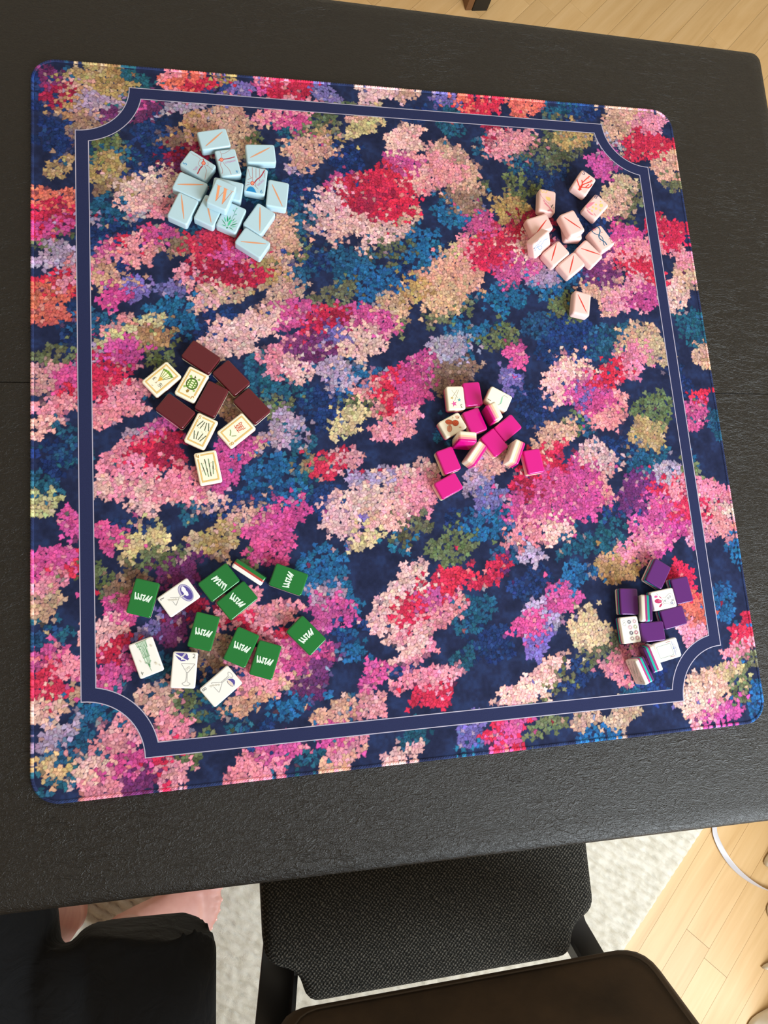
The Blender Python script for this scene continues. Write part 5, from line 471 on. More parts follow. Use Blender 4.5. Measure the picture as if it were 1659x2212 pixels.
 'U6':[('L',100,0.3,[[-4.87,8.97],[-5.03,8.57],[-5.33,8.23],[-5.74,8.0],[-6.21,7.9],[-6.68,7.95],[-7.09,8.15],[-7.4,8.46],[-7.57,8.85],[-7.57,9.27],[-7.41,9.68],[-7.11,10.02],[-6.7,10.25],[-6.23,10.35],[-5.76,10.29],[-5.35,10.1],[-5.04,9.79],[-4.87,9.4],[-4.87,8.97]]),('L',100,0.3,[[-4.48,6.14],[-4.68,5.63],[-5.06,5.21],[-5.57,4.92],[-6.16,4.8],[-6.74,4.87],[-7.26,5.11],[-7.65,5.5],[-7.86,5.99],[-7.86,6.52],[-7.66,7.03],[-7.28,7.45],[-6.77,7.74],[-6.18,7.86],[-5.6,7.79],[-5.08,7.55],[-4.69,7.16],[-4.48,6.67],[-4.48,6.14]]),('L',101,0.3,[[2.17,7.98],[1.88,7.25],[1.33,6.63],[0.59,6.22],[-0.26,6.05],[-1.11,6.14],[-1.85,6.49],[-2.41,7.05],[-2.71,7.76],[-2.72,8.52],[-2.43,9.26],[-1.88,9.87],[-1.14,10.28],[-0.29,10.45],[0.56,10.36],[1.3,10.01],[1.86,9.45],[2.16,8.74],[2.17,7.98]]),('L',102,0.78,[[1.17,8.09],[1.0,7.65],[0.67,7.29],[0.23,7.05],[-0.27,6.95],[-0.77,7.0],[-1.21,7.21],[-1.54,7.54],[-1.72,7.96],[-1.72,8.41],[-1.55,8.85],[-1.23,9.21],[-0.79,9.45],[-0.29,9.56],[0.22,9.5],[0.66,9.29],[0.99,8.96],[1.17,8.54],[1.17,8.09]]),('L',103,0.3,[[8.31,8.01],[8.02,7.28],[7.47,6.67],[6.72,6.25],[5.87,6.08],[5.02,6.18],[4.27,6.53],[3.72,7.09],[3.42,7.8],[3.41,8.56],[3.7,9.3],[4.25,9.91],[5.0,10.32],[5.85,10.5],[6.7,10.4],[7.45,10.05],[8.01,9.49],[8.31,8.78],[8.31,8.01]]),('L',104,0.78,[[7.31,8.13],[7.14,7.69],[6.81,7.33],[6.37,7.08],[5.87,6.98],[5.36,7.04],[4.92,7.25],[4.59,7.58],[4.41,8.0],[4.41,8.45],[4.58,8.89],[4.91,9.25],[5.35,9.5],[5.85,9.6],[6.36,9.54],[6.8,9.33],[7.13,9.0],[7.31,8.58],[7.31,8.13]]),('L',105,0.3,[[2.35,2.27],[2.07,1.54],[1.52,0.93],[0.77,0.52],[-0.07,0.35],[-0.92,0.45],[-1.66,0.8],[-2.22,1.36],[-2.52,2.06],[-2.52,2.82],[-2.24,3.55],[-1.69,4.16],[-0.95,4.58],[-0.1,4.74],[0.74,4.65],[1.49,4.3],[2.05,3.74],[2.35,3.03],[2.35,2.27]]),('L',106,0.78,[[1.36,2.38],[1.19,1.95],[0.86,1.59],[0.42,1.34],[-0.08,1.24],[-0.58,1.3],[-1.02,1.51],[-1.35,1.84],[-1.53,2.26],[-1.53,2.71],[-1.36,3.14],[-1.04,3.5],[-0.6,3.75],[-0.1,3.85],[0.41,3.79],[0.85,3.58],[1.18,3.25],[1.36,2.83],[1.36,2.38]]),('L',107,0.3,[[8.45,2.09],[8.16,1.36],[7.61,0.75],[6.87,0.34],[6.02,0.17],[5.17,0.27],[4.42,0.62],[3.86,1.18],[3.56,1.89],[3.56,2.65],[3.85,3.38],[4.4,3.99],[5.14,4.4],[5.99,4.57],[6.84,4.48],[7.59,4.13],[8.15,3.57],[8.45,2.86],[8.45,2.09]]),('L',108,0.78,[[7.46,2.21],[7.28,1.77],[6.96,1.41],[6.52,1.17],[6.01,1.07],[5.51,1.13],[5.07,1.33],[4.74,1.67],[4.56,2.08],[4.56,2.54],[4.73,2.97],[5.05,3.33],[5.49,3.58],[6.0,3.68],[6.5,3.62],[6.95,3.41],[7.28,3.08],[7.45,2.66],[7.46,2.21]]),('L',109,0.3,[[2.48,-3.73],[2.19,-4.46],[1.65,-5.06],[0.91,-5.47],[0.06,-5.64],[-0.78,-5.54],[-1.53,-5.19],[-2.09,-4.63],[-2.38,-3.93],[-2.39,-3.17],[-2.1,-2.44],[-1.56,-1.83],[-0.82,-1.42],[0.03,-1.25],[0.88,-1.35],[1.62,-1.7],[2.18,-2.26],[2.48,-2.97],[2.48,-3.73]]),('L',110,0.78,[[1.49,-3.61],[1.32,-4.05],[0.99,-4.4],[0.55,-4.65],[0.05,-4.75],[-0.45,-4.69],[-0.89,-4.48],[-1.22,-4.15],[-1.4,-3.73],[-1.4,-3.28],[-1.23,-2.85],[-0.9,-2.49],[-0.47,-2.25],[0.04,-2.15],[0.54,-2.21],[0.98,-2.41],[1.31,-2.75],[1.49,-3.16],[1.49,-3.61]]),('L',111,0.3,[[8.39,-3.68],[8.1,-4.41],[7.55,-5.02],[6.8,-5.43],[5.96,-5.6],[5.11,-5.5],[4.36,-5.15],[3.8,-4.59],[3.5,-3.89],[3.5,-3.12],[3.79,-2.39],[4.34,-1.79],[5.08,-1.37],[5.93,-1.21],[6.78,-1.3],[7.53,-1.65],[8.08,-2.22],[8.38,-2.92],[8.39,-3.68]]),('L',112,0.78,[[7.39,-3.57],[7.22,-4.0],[6.89,-4.36],[6.45,-4.61],[5.95,-4.7],[5.45,-4.65],[5.0,-4.44],[4.67,-4.11],[4.5,-3.69],[4.49,-3.24],[4.67,-2.81],[4.99,-2.45],[5.43,-2.2],[5.93,-2.1],[6.44,-2.16],[6.88,-2.37],[7.21,-2.7],[7.39,-3.12],[7.39,-3.57]]),('L',113,0.3,[[2.52,-9.6],[2.23,-10.32],[1.68,-10.93],[0.94,-11.34],[0.1,-11.5],[-0.75,-11.4],[-1.49,-11.05],[-2.05,-10.49],[-2.34,-9.79],[-2.35,-9.03],[-2.06,-8.31],[-1.52,-7.7],[-0.78,-7.29],[0.07,-7.13],[0.91,-7.22],[1.66,-7.57],[2.21,-8.14],[2.51,-8.84],[2.52,-9.6]]),('L',114,0.78,[[1.53,-9.48],[1.35,-9.91],[1.03,-10.27],[0.59,-10.51],[0.09,-10.61],[-0.41,-10.55],[-0.85,-10.34],[-1.18,-10.01],[-1.36,-9.6],[-1.36,-9.15],[-1.19,-8.72],[-0.87,-8.36],[-0.43,-8.12],[0.07,-8.02],[0.57,-8.08],[1.02,-8.28],[1.35,-8.62],[1.52,-9.03],[1.53,-9.48]]),('L',115,0.3,[[8.62,-9.69],[8.33,-10.42],[7.78,-11.02],[7.04,-11.43],[6.19,-11.6],[5.35,-11.5],[4.6,-11.15],[4.04,-10.59],[3.74,-9.88],[3.74,-9.12],[4.03,-8.4],[4.58,-7.79],[5.32,-7.38],[6.17,-7.22],[7.02,-7.31],[7.76,-7.66],[8.32,-8.23],[8.62,-8.93],[8.62,-9.69]]),('L',116,0.78,[[7.63,-9.58],[7.46,-10.01],[7.13,-10.36],[6.69,-10.61],[6.19,-10.7],[5.69,-10.65],[5.24,-10.44],[4.91,-10.11],[4.74,-9.69],[4.73,-9.24],[4.9,-8.81],[5.23,-8.45],[5.67,-8.21],[6.17,-8.11],[6.67,-8.17],[7.12,-8.37],[7.45,-8.71],[7.62,-9.12],[7.63,-9.58]])],
 'U9':[('L',117,0.57,[[5.95,12.44],[6.08,-4.67],[-6.44,-5.36],[-6.56,11.5],[5.95,12.44]]),('L',118,0.57,[[8.02,0.27],[7.96,-5.58]]),('L',118,0.57,[[-7.82,-0.22],[-7.96,-6.29]]),('L',119,0.31,[[8.25,-6.91],[5.99,-6.6],[-8.26,-7.41]]),('L',119,0.31,[[6.18,-6.67],[4.23,-8.43]]),('L',119,0.31,[[4.45,-6.79],[2.83,-9.65]]),('L',119,0.31,[[2.58,-6.61],[1.44,-10.88]]),('L',119,0.31,[[1.43,-6.94],[-0.68,-10.85]]),('L',119,0.31,[[-0.83,-6.63],[-1.91,-10.66]]),('L',119,0.31,[[-2.37,-6.81],[-2.63,-10.16]]),('L',119,0.31,[[-3.85,-6.78],[-3.67,-9.29]]),('L',119,0.31,[[-5.13,-6.81],[-4.91,-8.36]]),('L',119,0.31,[[-6.67,-7.0],[-6.33,-8.1]]),('P',120,0.0,[[0.84,-6.73],[0.04,-8.16],[-1.03,-6.56]])],
 'U11':[('L',121,0.34,[[-3.43,13.4],[-5.97,-0.85]]),('L',121,0.34,[[3.09,13.4],[-2.6,-6.6]]),('L',121,0.34,[[6.91,12.89],[0.51,-9.29]]),('L',121,0.34,[[9.27,13.4],[3.97,-1.68]]),('L',121,0.34,[[-2.38,5.78],[-4.96,-8.43]]),('L',121,0.34,[[-0.18,6.31],[-2.28,-1.8]]),('L',122,0.39,[[-5.51,5.24],[-5.97,-0.85]]),('L',122,0.39,[[-3.43,13.4],[-4.2,9.06]]),('L',122,0.39,[[0.04,3.29],[-0.56,-0.76]]),('L',123,0.43,[[5.27,-4.41],[2.57,-9.98],[5.02,-10.16]]),('L',123,0.34,[[-7.34,8.53],[-4.0,9.32]]),('L',121,0.34,[[-7.56,-3.93],[-7.2,-5.7]])],
}
LOGO=[[(-8.22, -2.11), (-6.74, 3.56)], [(-6.75, 1.48), (-5.34, 3.14), (-4.11, 2.9), (-5.48, -2.07)], [(-3.93, 1.37), (-2.56, 2.92), (-1.3, 2.79), (-2.65, -1.46), (-2.23, -2.32), (-0.7, -1.31), (0.88, -2.27)], [(0.93, -2.17), (0.04, 2.87), (1.52, 3.04), (4.14, -2.52)], [(4.18, -2.41), (3.19, 3.03), (4.38, 2.32), (7.08, -2.67)], [(7.08, -2.67), (5.55, 2.94)]]
LOGOS={'G1': (-0.3, 0.54, -176.7), 'G3': (-0.12, -0.25, -8.2), 'G4': (-0.49, 0.17, 173.6), 'G6': (0.19, 0.59, -176.2), 'G7': (-0.54, -0.65, -177.3), 'G8': (0.78, -0.34, 1.7), 'G9': (0.15, -0.67, -178.4), 'G10': (-0.18, -0.36, -175.5)}
FRAMES={'M6': None, 'M7': (1, -1), 'M8': (-1, 1), 'M9': (-1, 1), 'M10': (-1, 1)}

DIM = dict(B=(31.5, 22.3, 10.5), P=(29, 21, 12), M=(33, 22, 9), H=(26.5, 19.5, 11.5), G=(33.5, 22.7, 9.5), U=(28, 21, 11.5))
CORNER = dict(B=(2.4, 1.5), P=(3.0, 2.6), M=(2.2, 1.5), H=(2.4, 1.5), G=(2.0, 1.3), U=(2.2, 1.3))
def gloss(name, col, rough=0.16, **kw): return mat(name, col, rough, 0.5, **kw)
LAYERS = dict(   # from the back of the tile to its face
    B=[('body', 0, 1, gloss('pale_blue_resin', '#b2cfda', 0.22, Subsurface_Weight=0.15, Subsurface_Radius=(.004, .004, .004)))],
    P=[('body', 0, 1, gloss('blush_resin', '#efc6bf', 0.34, Subsurface_Weight=0.15, Subsurface_Radius=(.004, .004, .004)))],
    M=[('back_layer', 0, .52, gloss('maroon_resin', '#57121d', 0.18)), ('face_layer', .52, 1, gloss('ivory_resin', '#f3ead2', 0.25))],
    H=[('back_layer', 0, .24, gloss('hot_pink_resin', '#cc0f80', 0.14)), ('stripe_layer', .24, .43, gloss('pink_resin', '#f08c9d', 0.2)), ('stripe_layer', .43, .62, gloss('peach_resin', '#f4cba6', 0.2)), ('face_layer', .62, 1, gloss('cream_resin', '#f5ecd6', 0.2))],
    G=[('back_layer', 0, .36, gloss('green_resin', '#0b6a2b', 0.12)), ('stripe_layer', .36, .58, gloss('brick_resin', '#a23a34', 0.2)), ('face_layer', .58, 1, gloss('white_resin', '#e6e4de', 0.2))],
    U=[('back_layer', 0, .27, gloss('purple_resin', '#541d66', 0.16)), ('stripe_layer', .27, .46, gloss('teal_resin', '#0fb0a0', 0.2)), ('stripe_layer', .46, .65, gloss('plum_resin', '#a83a7c', 0.2)), ('face_layer', .65, 1, gloss('cream_white_resin', '#f3eee2', 0.2))])
TM = {}
def layer_mesh(s, i):
    """one moulded layer: rounded corners, bevel only where the layer is the outside of the tile"""
    if (s, i) in TM: return TM[s, i]
    L, W, T = [d/1000 for d in DIM[s]]; rc, rb = [d/1000 for d in CORNER[s]]; nm, a, b, m = LAYERS[s][i]
    za, zb = -T/2+a*T, -T/2+b*T; prof = []
    g = 0.0
    if a == 0: prof += [(rb*(1-math.sin(t)), za+rb*(1-math.cos(t))) for t in [PI/2*k/5 for k in range(6)]]
    else: prof += [(g, za)]
    if b == 1: prof += [(rb*(1-math.cos(t)), zb-rb*(1-math.sin(t))) for t in [PI/2*k/5 for k in range(6)]]
    else: prof += [(g, zb)]
    rings = [[(x, y, z) for x, y in rrect(W-2*d, L-2*d, max(rc-d*0.6, 0.0004), 5)] for d, z in prof]
    v, f = loft(rings); f = f[:-2]+([f[-2]] if a == 0 else [])+([f[-1]] if b == 1 else []); me = bpy.data.meshes.new(nm); me.from_pydata(v, [], f); me.materials.append(m)
    me.polygons.foreach_set('use_smooth', [len(p.vertices) == 4 for p in me.polygons]); me.update(); TM[s, i] = me; return me
def soften(P, w, closed):
    # cut the corners of a drawn line, never by more than about its own width
    for _ in range(2):
        Q = [] if closed else [P[0]]; m = len(P)-1
        for i in range(0 if closed else 1, m):
            p = P[i]; a = P[i-1] if i else P[m-1]; b = P[i+1]; la, lb = (a-p).length, (b-p).length
            if la < 1e-6 or lb < 1e-6: continue
            Q += [p+(a-p)*min(0.27, 1.1*w/la), p+(b-p)*min(0.27, 1.1*w/lb)]
        Q.append(Q[0].copy() if closed else P[-1]); P = Q
    return P
def stroke(pts, w, taper=False):
    P = [Vector(p) for p in pts]; v = []; closed = (P[0]-P[-1]).length < 1e-6 and len(P) > 3
    if len(P) > 2 and not taper: P = soften(P, w, closed)
    n = len(P)
    for i, p in enumerate(P):
        if closed: a, b = P[i-1] if i else P[-2], P[(i+1) % n] if i < n-1 else P[1]
        else: a, b = P[max(i-1, 0)], P[min(i+1, n-1)]
        t = (b-a); t = t.normalized() if t.length > 1e-9 else Vector((1, 0)); s = Vector((-t.y, t.x)); k = w/2
        if taper: k *= (0.35+0.65*math.sin(PI*i/(n-1)))
        v += [p+s*k, p-s*k]
    return v, [(2*i, 2*i+1, 2*i+3, 2*i+2) for i in range(n-1)]
def text_mesh(s, h, wd):
    c = bpy.data.curves.new('lettering', 'FONT'); c.body = s; c.align_x = 'CENTER'; c.resolution_u = 3
    o = bpy.data.objects.new('lettering', c); COLL.objects.link(o); dg = bpy.context.evaluated_depsgraph_get()
    me = bpy.data.meshes.new_from_object(o.evaluated_get(dg)); bpy.data.objects.remove(o)
    v = [Vector(p.co[:2]) for p in me.vertices]; f = [tuple(p.vertices) for p in me.polygons]; bpy.data.meshes.remove(me)
    if not v: return [], []
    x0, x1 = min(p.x for p in v), max(p.x for p in v); y0, y1 = min(p.y for p in v), max(p.y for p in v)
    ky = h/(y1-y0); kx = wd/(x1-x0) if wd else ky
    return [Vector(((p.x-(x0+x1)/2)*kx, (p.y-(y0+y1)/2)*ky)) for p in v], f
class Decal:
    def __init__(s): s.v = []; s.f = []; s.m = []; s.mats = []; s.z = 0.06
    def add(s, v, f, col):
        name = 'ink_'+col.lstrip('#'); m = mat(name, col, 0.4, 0.4)
        if m not in s.mats: s.mats.append(m)
        k = len(s.v); s.z += 0.006; s.v += [(p[0], p[1], s.z) for p in v]; s.f += [tuple(k+i for i in q) for q in f]; s.m += [s.mats.index(m)]*len(f)
    def build(s, name, T, side, parent):
        if not s.f: return
        # lies a hair above the face (side=+1) or the back (side=-1)
        v = [(x/1000, y/1000, side*(T/2+z/1000)) for x, y, z in s.v]; f = []
        for q in s.f:
            n = 0.0; p = [v[i] for i in q]
            for i in range(len(p)): n += p[i][0]*p[(i+1) % len(p)][1]-p[(i+1) % len(p)][0]*p[i][1]
            f.append(q if n*side > 0 else q[::-1])
        mesh_obj(name, v, f, None, parent, mats=s.mats, fmat=s.m)
SETN = dict(B='blue_mahjong_tile', P='pink_mahjong_tile', M='maroon_mahjong_tile', H='magenta_mahjong_tile', G='green_mahjong_tile', U='purple_mahjong_tile')
GRP = dict(B='pale blue mahjong tiles on the play mat', P='blush pink mahjong tiles on the play mat', M='maroon backed mahjong tiles on the play mat', H='hot pink striped mahjong tiles on the play mat', G='green backed mahjong tiles on the play mat', U='purple backed mahjong tiles on the play mat')
LABEL = dict(
 B1='pale blue tile with a copper slash touching the AMARILLO map tile', B2='pale blue tile printed with a road map, TULSA and a blue 5', B3='pale blue tile printed with a road map, AMARILLO and a blue 4',
 B4='pale blue tile with a copper slash just above the CHICAGO map tile', B5='pale blue tile with a copper slash directly against the TULSA map tile', B6='pale blue tile with a large copper letter W stacked on top of other tiles',
 B7='pale blue tile lying mostly hidden under the letter W tile', B8='pale blue copper slash tile farthest from the CHICAGO map tile', B9='pale blue copper slash tile half covered by the letter W tile',
 B10='pale blue tile printed with a green agave plant', B11='pale blue copper slash tile next to the green agave tile', B12='pale blue copper slash tile at the outer tip of its pile below the agave',
 B13='pale blue tile printed with a road map, CHICAGO and a blue lake', B14='pale blue copper slash tile beside the CHICAGO map tile',
 P1='blush pink tile printed with red branching coral and a 5', P2='blush pink tile printed with a pink fish tail and yellow shapes', P3='blush pink tile printed with a pink crescent, yellow dots and an 8',
 P4='blush pink red-slash tile with a tilted tile leaning on it', P5='tilted blush pink tile with blue seaweed strands leaning on another tile', P6='blush pink red-slash tile stacked on top of another tile',
 P7='blush pink tile lying almost hidden under a stacked tile', P8='blush pink tile printed with two crossing blue strands and a 2', P9='blush pink red-slash tile next to the leaning seaweed tile',
 P10='blush pink red-slash tile between two other slash tiles', P11='blush pink red-slash tile touching the blue strands tile', P12='blush pink red-slash tile lying alone away from its pile',
 M6='ivory tile with a gold frame, a green fan and letter E', M7='ivory tile with a gold frame and a green turtle', M8='ivory tile with a gold frame and eight green bamboo sticks',
 M9='ivory tile with a gold frame and a red Chinese character', M10='ivory tile with a gold frame and four green bamboo sticks',
 M1='dark maroon tile lying face down, at the far end of its pile', M4='dark maroon tile face down between the turtle and eight bamboo tiles', M5='dark maroon tile face down between the turtle, fan and eight bamboo tiles',
 M2='dark maroon tile face down between two other maroon tiles', M3='dark maroon tile face down touching the red Chinese character tile',
 H1='cream faced tile printed with three coloured stars and a 3', H3='cream faced tile printed with a curved green ribbon and a 1', H6='cream faced tile printed with three brown almonds',
 H2='hot pink tile lying face down beside the three stars tile', H5='hot pink tile lying face down beside the almond tile', H4='striped pink and peach tile standing on end against the green ribbon tile',
 H7='striped pink and peach tile standing on end against the almond tile', H8='striped cream, peach and pink tile standing on its long edge in the pile', H11='striped cream and pink tile on its long edge with dark strokes on its face',
 H9='hot pink tile lying face down between two striped standing tiles', H10='hot pink tile face down at the corner of the pile toward the ribbon tile', H12='hot pink tile face down behind the standing tile with dark strokes',
 H13='hot pink tile face down below the standing tile that leans at the almonds', H14='hot pink tile face down, outermost tile at the tail of its pile',
 G2='white faced tile with a martini glass, purple oval and a 7', G11='white faced tile with a green skyscraper and a 4', G12='white faced tile with a purple napkin, martini glass and a 2', G13='white faced tile with a tipped martini glass, purple cap and an 8',
 G5='green, red and white layered tile standing on its long edge', G1='green tile with white squiggle touching the martini 7 tile', G3='green tile with white squiggle touching the standing layered tile',
 G4='green tile with white squiggle side by side with another green tile near the standing tile', G6='green tile with white squiggle alone just right of the standing layered tile', G7='green tile with white squiggle just above the martini 2 tile',
 G8='green tile with white squiggle touching a green tile near the martini 8 tile', G9='green tile with white squiggle tucked beside a green tile, away from the martini tiles', G10='green tile with white squiggle lying alone and turned diagonally',
 U5='cream faced tile printed with a crimson lotus and a vase', U6='cream faced tile printed with eight coloured rings and an 8', U9='cream faced tile printed with a grey square frame and blue fan',
 U11='layered tile on its long edge showing green bamboo lines on its face', U4='layered cream, plum, teal and purple tile on its edge beside the lotus tile', U10='layered purple and teal tile on its edge against the square frame tile',
 U1='purple tile lying face down at the tip of its pile, turned diagonally', U2='purple tile lying face down above the lotus tile', U3='purple tile lying face down above the eight rings tile',
 U7='purple tile lying face down between the eight rings and square frame tiles', U8='purple tile lying face down just below the lotus tile')
def rx(a): return Matrix.Rotation(a, 3, 'X')
def ry(a): return Matrix.Rotation(a, 3, 'Y')
def rz(a): return Matrix.Rotation(a, 3, 'Z')
for key, (pose, x, y, z, yaw, roll) in TILES.items():
    s = key[0]; L, W, T = [d/1000 for d in DIM[s]]; yw, rl = math.radians(yaw), math.radians(roll)
    M = {'F': lambda: rz(yw), 'D': lambda: rz(yw) @ ry(PI), 'E': lambda: rz(yw) @ ry(rl), 'T': lambda: rz(yw) @ ry(rl), 'S': lambda: rz(yw) @ rx(rl)}[pose]()
    root = empty(SETN[s], (x/1000, y/1000, Z0+z/1000+0.0003)); root.rotation_euler = M.to_euler()
    tag(root, LABEL[key], 'tile', GRP[s])
    for i, lay in enumerate(LAYERS[s]):
        o = bpy.data.objects.new(lay[0], layer_mesh(s, i)); COLL.objects.link(o); o.parent = root
    side = -1 if pose == 'D' else 1
    D, NUM = Decal(), Decal()
    if key in FRAMES:
        w, h = W*500, L*500; gap = FRAMES[key]; GO, PAL = '#c2913a', '#ecca7c'
        for d, lw, col in ((3.15, 0.95, PAL), (2.65, 0.28, GO), (3.7, 0.28, GO)):
            a, b = w-d, h-d
            if gap is None: segs = [[(-a, -b), (a, -b), (a, b), (-a, b), (-a, -b)]]
            else:
                sx, sy = gap; c = 3.6; segs = [[(sx*(w-2.6-c), sy*b), (-sx*a, sy*b), (-sx*a, -sy*b), (sx*a, -sy*b), (sx*a, sy*(h-2.6-c*1.15))]]
            for sg in segs:
                for p, q in zip(sg[:-1], sg[1:]):
                    v, f = stroke([p, q], lw); D.add(v, f, col); 
        D.z = 0.02
    D.z = 0.06 if key not in FRAMES else 0.1
    for it in PRINTS.get(key, []):
        if it[0] == 'T':
            _, ci, st, h, wd, ctr, ang = it; v, f = text_mesh(st, h, wd); ca, sa = math.cos(math.radians(ang)), math.sin(math.radians(ang))
            (NUM if len(st) == 1 else D).add([(ctr[0]+p.x*ca-p.y*sa, ctr[1]+p.x*sa+p.y*ca) for p in v], f, PCOL[ci]); continue
        ty, ci, w, pts = it
        if ty == 'P': D.add(pts, [tuple(range(len(pts)))], PCOL[ci])
        elif ty == 'S':
            a, b = Vector(pts[0]), Vector(pts[1]); v, f = stroke([a.lerp(b, k/8) for k in range(9)], w*1.25, True); D.add(v, f, PCOL[ci])
        else:
            v, f = stroke(pts, w); D.add(v, f, PCOL[ci])
    if key in LOGOS:
        lx, ly, ang = LOGOS[key]; ca, sa = math.cos(math.radians(ang)), math.sin(math.radians(ang))
        for sg in LOGO:
            v, f = stroke([(lx+px*ca-py*sa, ly+px*sa+py*ca) for px, py in sg], 1.15); D.add(v, f, '#d5e8da')
            for px, py in (sg[0], sg[-1]):
                D.add([(lx+px*ca-py*sa+0.57*math.cos(k*PI/4), ly+px*sa+py*ca+0.57*math.sin(k*PI/4)) for k in range(8)], [tuple(range(8))], '#d5e8da')
    D.build('engraved_design', T, side, root); NUM.build('numeral', T, side, root)

# ------------------------------------------------------------------ chairs
def mat_weave():
    N = newmat('charcoal_weave', 0.9, 0.2)
    v = N.obj(); nz = N.noise(v, 120, 2)
    sep = N.n('ShaderNodeSeparateXYZ', i_0=v)
    def wav(o, k): return N.math('SINE', N.math('ADD', N.math('MULTIPLY', o, k), N.math('MULTIPLY', nz, 9.0)))
    k = 2*PI/0.0052
    w = N.math('MULTIPLY', wav(sep.outputs[0], k), wav(sep.outputs[1], k)); f = N.noise(v, 700, 3)
    h = N.math('ADD', N.math('MULTIPLY', w, 0.5), N.math('MULTIPLY', f, 1.2))
    c = N.ramp(h, (0.2, srgb('#100f0c')), (0.7, srgb('#26241f')), (1.0, srgb('#57524a')))
    N.t.links.new(c, N.b.inputs['Base Color']); N.bump(h, 0.9, 0.0022); return N.m
def mat_suede():
    N = newmat('brown_suede', 0.75, 0.25)
    v = N.obj(); n = N.noise(v, 14, 5, 0.6); f = N.noise(v, 500, 3)
    N.t.links.new(N.ramp(n, (0.3, srgb('#2e251c')), (0.7, srgb('#443628'))), N.b.inputs['Base Color']); N.bump(f, 0.3, 0.0006); return N.m
WEAVE, SUEDE = mat_weave(), mat_suede(); PLATE = mat('chair_plate', '#1c1c1d', 0.45, 0.5)
def arc_pts(pts, r, n=4):
    """round the corners of a polygon"""
    out = []; N = len(pts)
    for i in range(N):
        a, p, b = Vector(pts[i-1]), Vector(pts[i]), Vector(pts[(i+1) % N]); u, w = (a-p).normalized(), (b-p).normalized(); rr = min(r, (a-p).length*.45, (b-p).length*.45)
        s, e = p+u*rr, p+w*rr
        for k in range(n+1): t = k/n; out.append(tuple(s*(1-t)**2+p*2*t*(1-t)+e*t*t))
    return out
def make_chair(loc, rot, label):
    """origin on the floor under the seat centre; the sitter faces +y"""
    t = empty('dining_chair', loc, (0, 0, rot)); tag(t, label, 'chair')
    zs = 0.464
    o = [(-0.2195, 0.205), (0.2195, 0.205), (0.2195, -0.170), (0.186, -0.186), (0.178, -0.222), (-0.170, -0.222), (-0.178, -0.186), (-0.2195, -0.170)]
    seat_o = arc_pts(o[::-1], 0.022)
    s = extrude_poly('seat', seat_o, zs-0.062, zs, WEAVE, t, 0.014, 4)
    v, f = sweep([(x*0.985, y*0.985-0.001, zs-0.010) for x, y in seat_o]+[(seat_o[0][0]*0.985, seat_o[0][1]*0.985-0.001, zs-0.010)], lambda i: [(0.0032*math.cos(k*PI/3)-0.003, 0.0032*math.sin(k*PI/3)) for k in range(6)])
    extrude_poly('seat_pan', [(x*.92, y*.92) for x, y in seat_o], zs-0.078, zs-0.060, PLATE, t, 0.003)
    # back: padded panel, leaning away, slightly dished, its lower corners rounded
    hw, hh, th = 0.226, 0.34, 0.034; n1, n2 = 28, 16; fr = []; 
    ang = math.radians(20); base = Vector((0.01, -0.203, 0.535)); upv = Vector((0, -math.sin(ang), math.cos(ang))); nv = Vector((0, math.cos(ang), math.sin(ang)))
    pts = arc_pts([(-hw, 0), (hw, 0), (hw*0.97, hh), (-hw*0.97, hh)], 0.045, 6)
    def P3(u, v, d): return tuple(base+Vector((1, 0, 0))*u+upv*v+nv*(d+0.010*(u/hw)**2))
    def pad(sc, d): return [P3(u*sc if False else u-math.copysign(min(sc, abs(u)), u), (v-hh/2)*(1-sc/(hh/2))+hh/2, d) for u, v in pts]
    rings = [pad(0.012, -th/2), pad(0.002, -th/2+0.006), pad(0.0, 0.0), pad(0.002, th/2-0.008), pad(0.010, th/2-0.001), pad(0.030, th/2+0.0), pad(0.075, th/2+0.003), pad(0.12, th/2+0.001)]
    v, f = loft(rings); bk = mesh_obj('backrest', v, f, SUEDE, t, True)
    sm = pad(0.016, th/2+0.0012); v, f = sweep([*sm, sm[0]], lambda i: [(0.0011*math.cos(k*PI/3), 0.0011*math.sin(k*PI/3)) for k in range(6)]); mesh_obj('seam', v, f, mat('seam_thread', '#3a2e22', 0.8), bk, True)
    for sx in (-1, 1):
        # bent flat steel: under the seat, out through the notch, up behind the back
        pth = [(sx*0.185, -0.05, 0.402), (sx*0.196, -0.16, 0.404), (sx*0.204, -0.205, 0.412), (sx*0.214, -0.245, 0.45), (sx*0.218, -0.268, 0.52), (sx*0.216, -0.300, 0.64), (sx*0.200, -0.330, 0.74)]
        v, f = sweep(pth, lambda i: [(-0.021, -0.003), (0.021, -0.003), (0.021, 0.003), (-0.021, 0.003)]); b = mesh_obj('bracket', v, f, PLATE, t); bevel(b, 0.0012, 2)
        v, f = sweep(pth, lambda i: [(sx*0.018, 0.0), (sx*0.023, 0.0), (sx*0.023, 0.030), (sx*0.018, 0.030)]); fl = mesh_obj('flange', v, f, PLATE, b)
        for sy in (-1, 1):
            v, f = tube([(sx*0.14, sy*0.15-0.01, zs-0.075), (sx*0.15, sy*0.17-0.01, 0.0)], [0.016, 0.011], 12); mesh_obj('leg', v, f, METAL, t, True)
    return t
make_chair((0.0505, -0.460, 0.0175), 0, 'charcoal woven chair with a brown back pushed in at the table')
bs = empty('bench', (0.464, 1.245, 0), (0, 0, math.radians(8))); tag(bs, 'black bench whose square leg stands on the boards beyond the table', 'bench')
OBK = mat('black_oak', '#0c0b0a', 0.55); LITBR = mat('lit_side_brown', '#6a4526', 0.55)
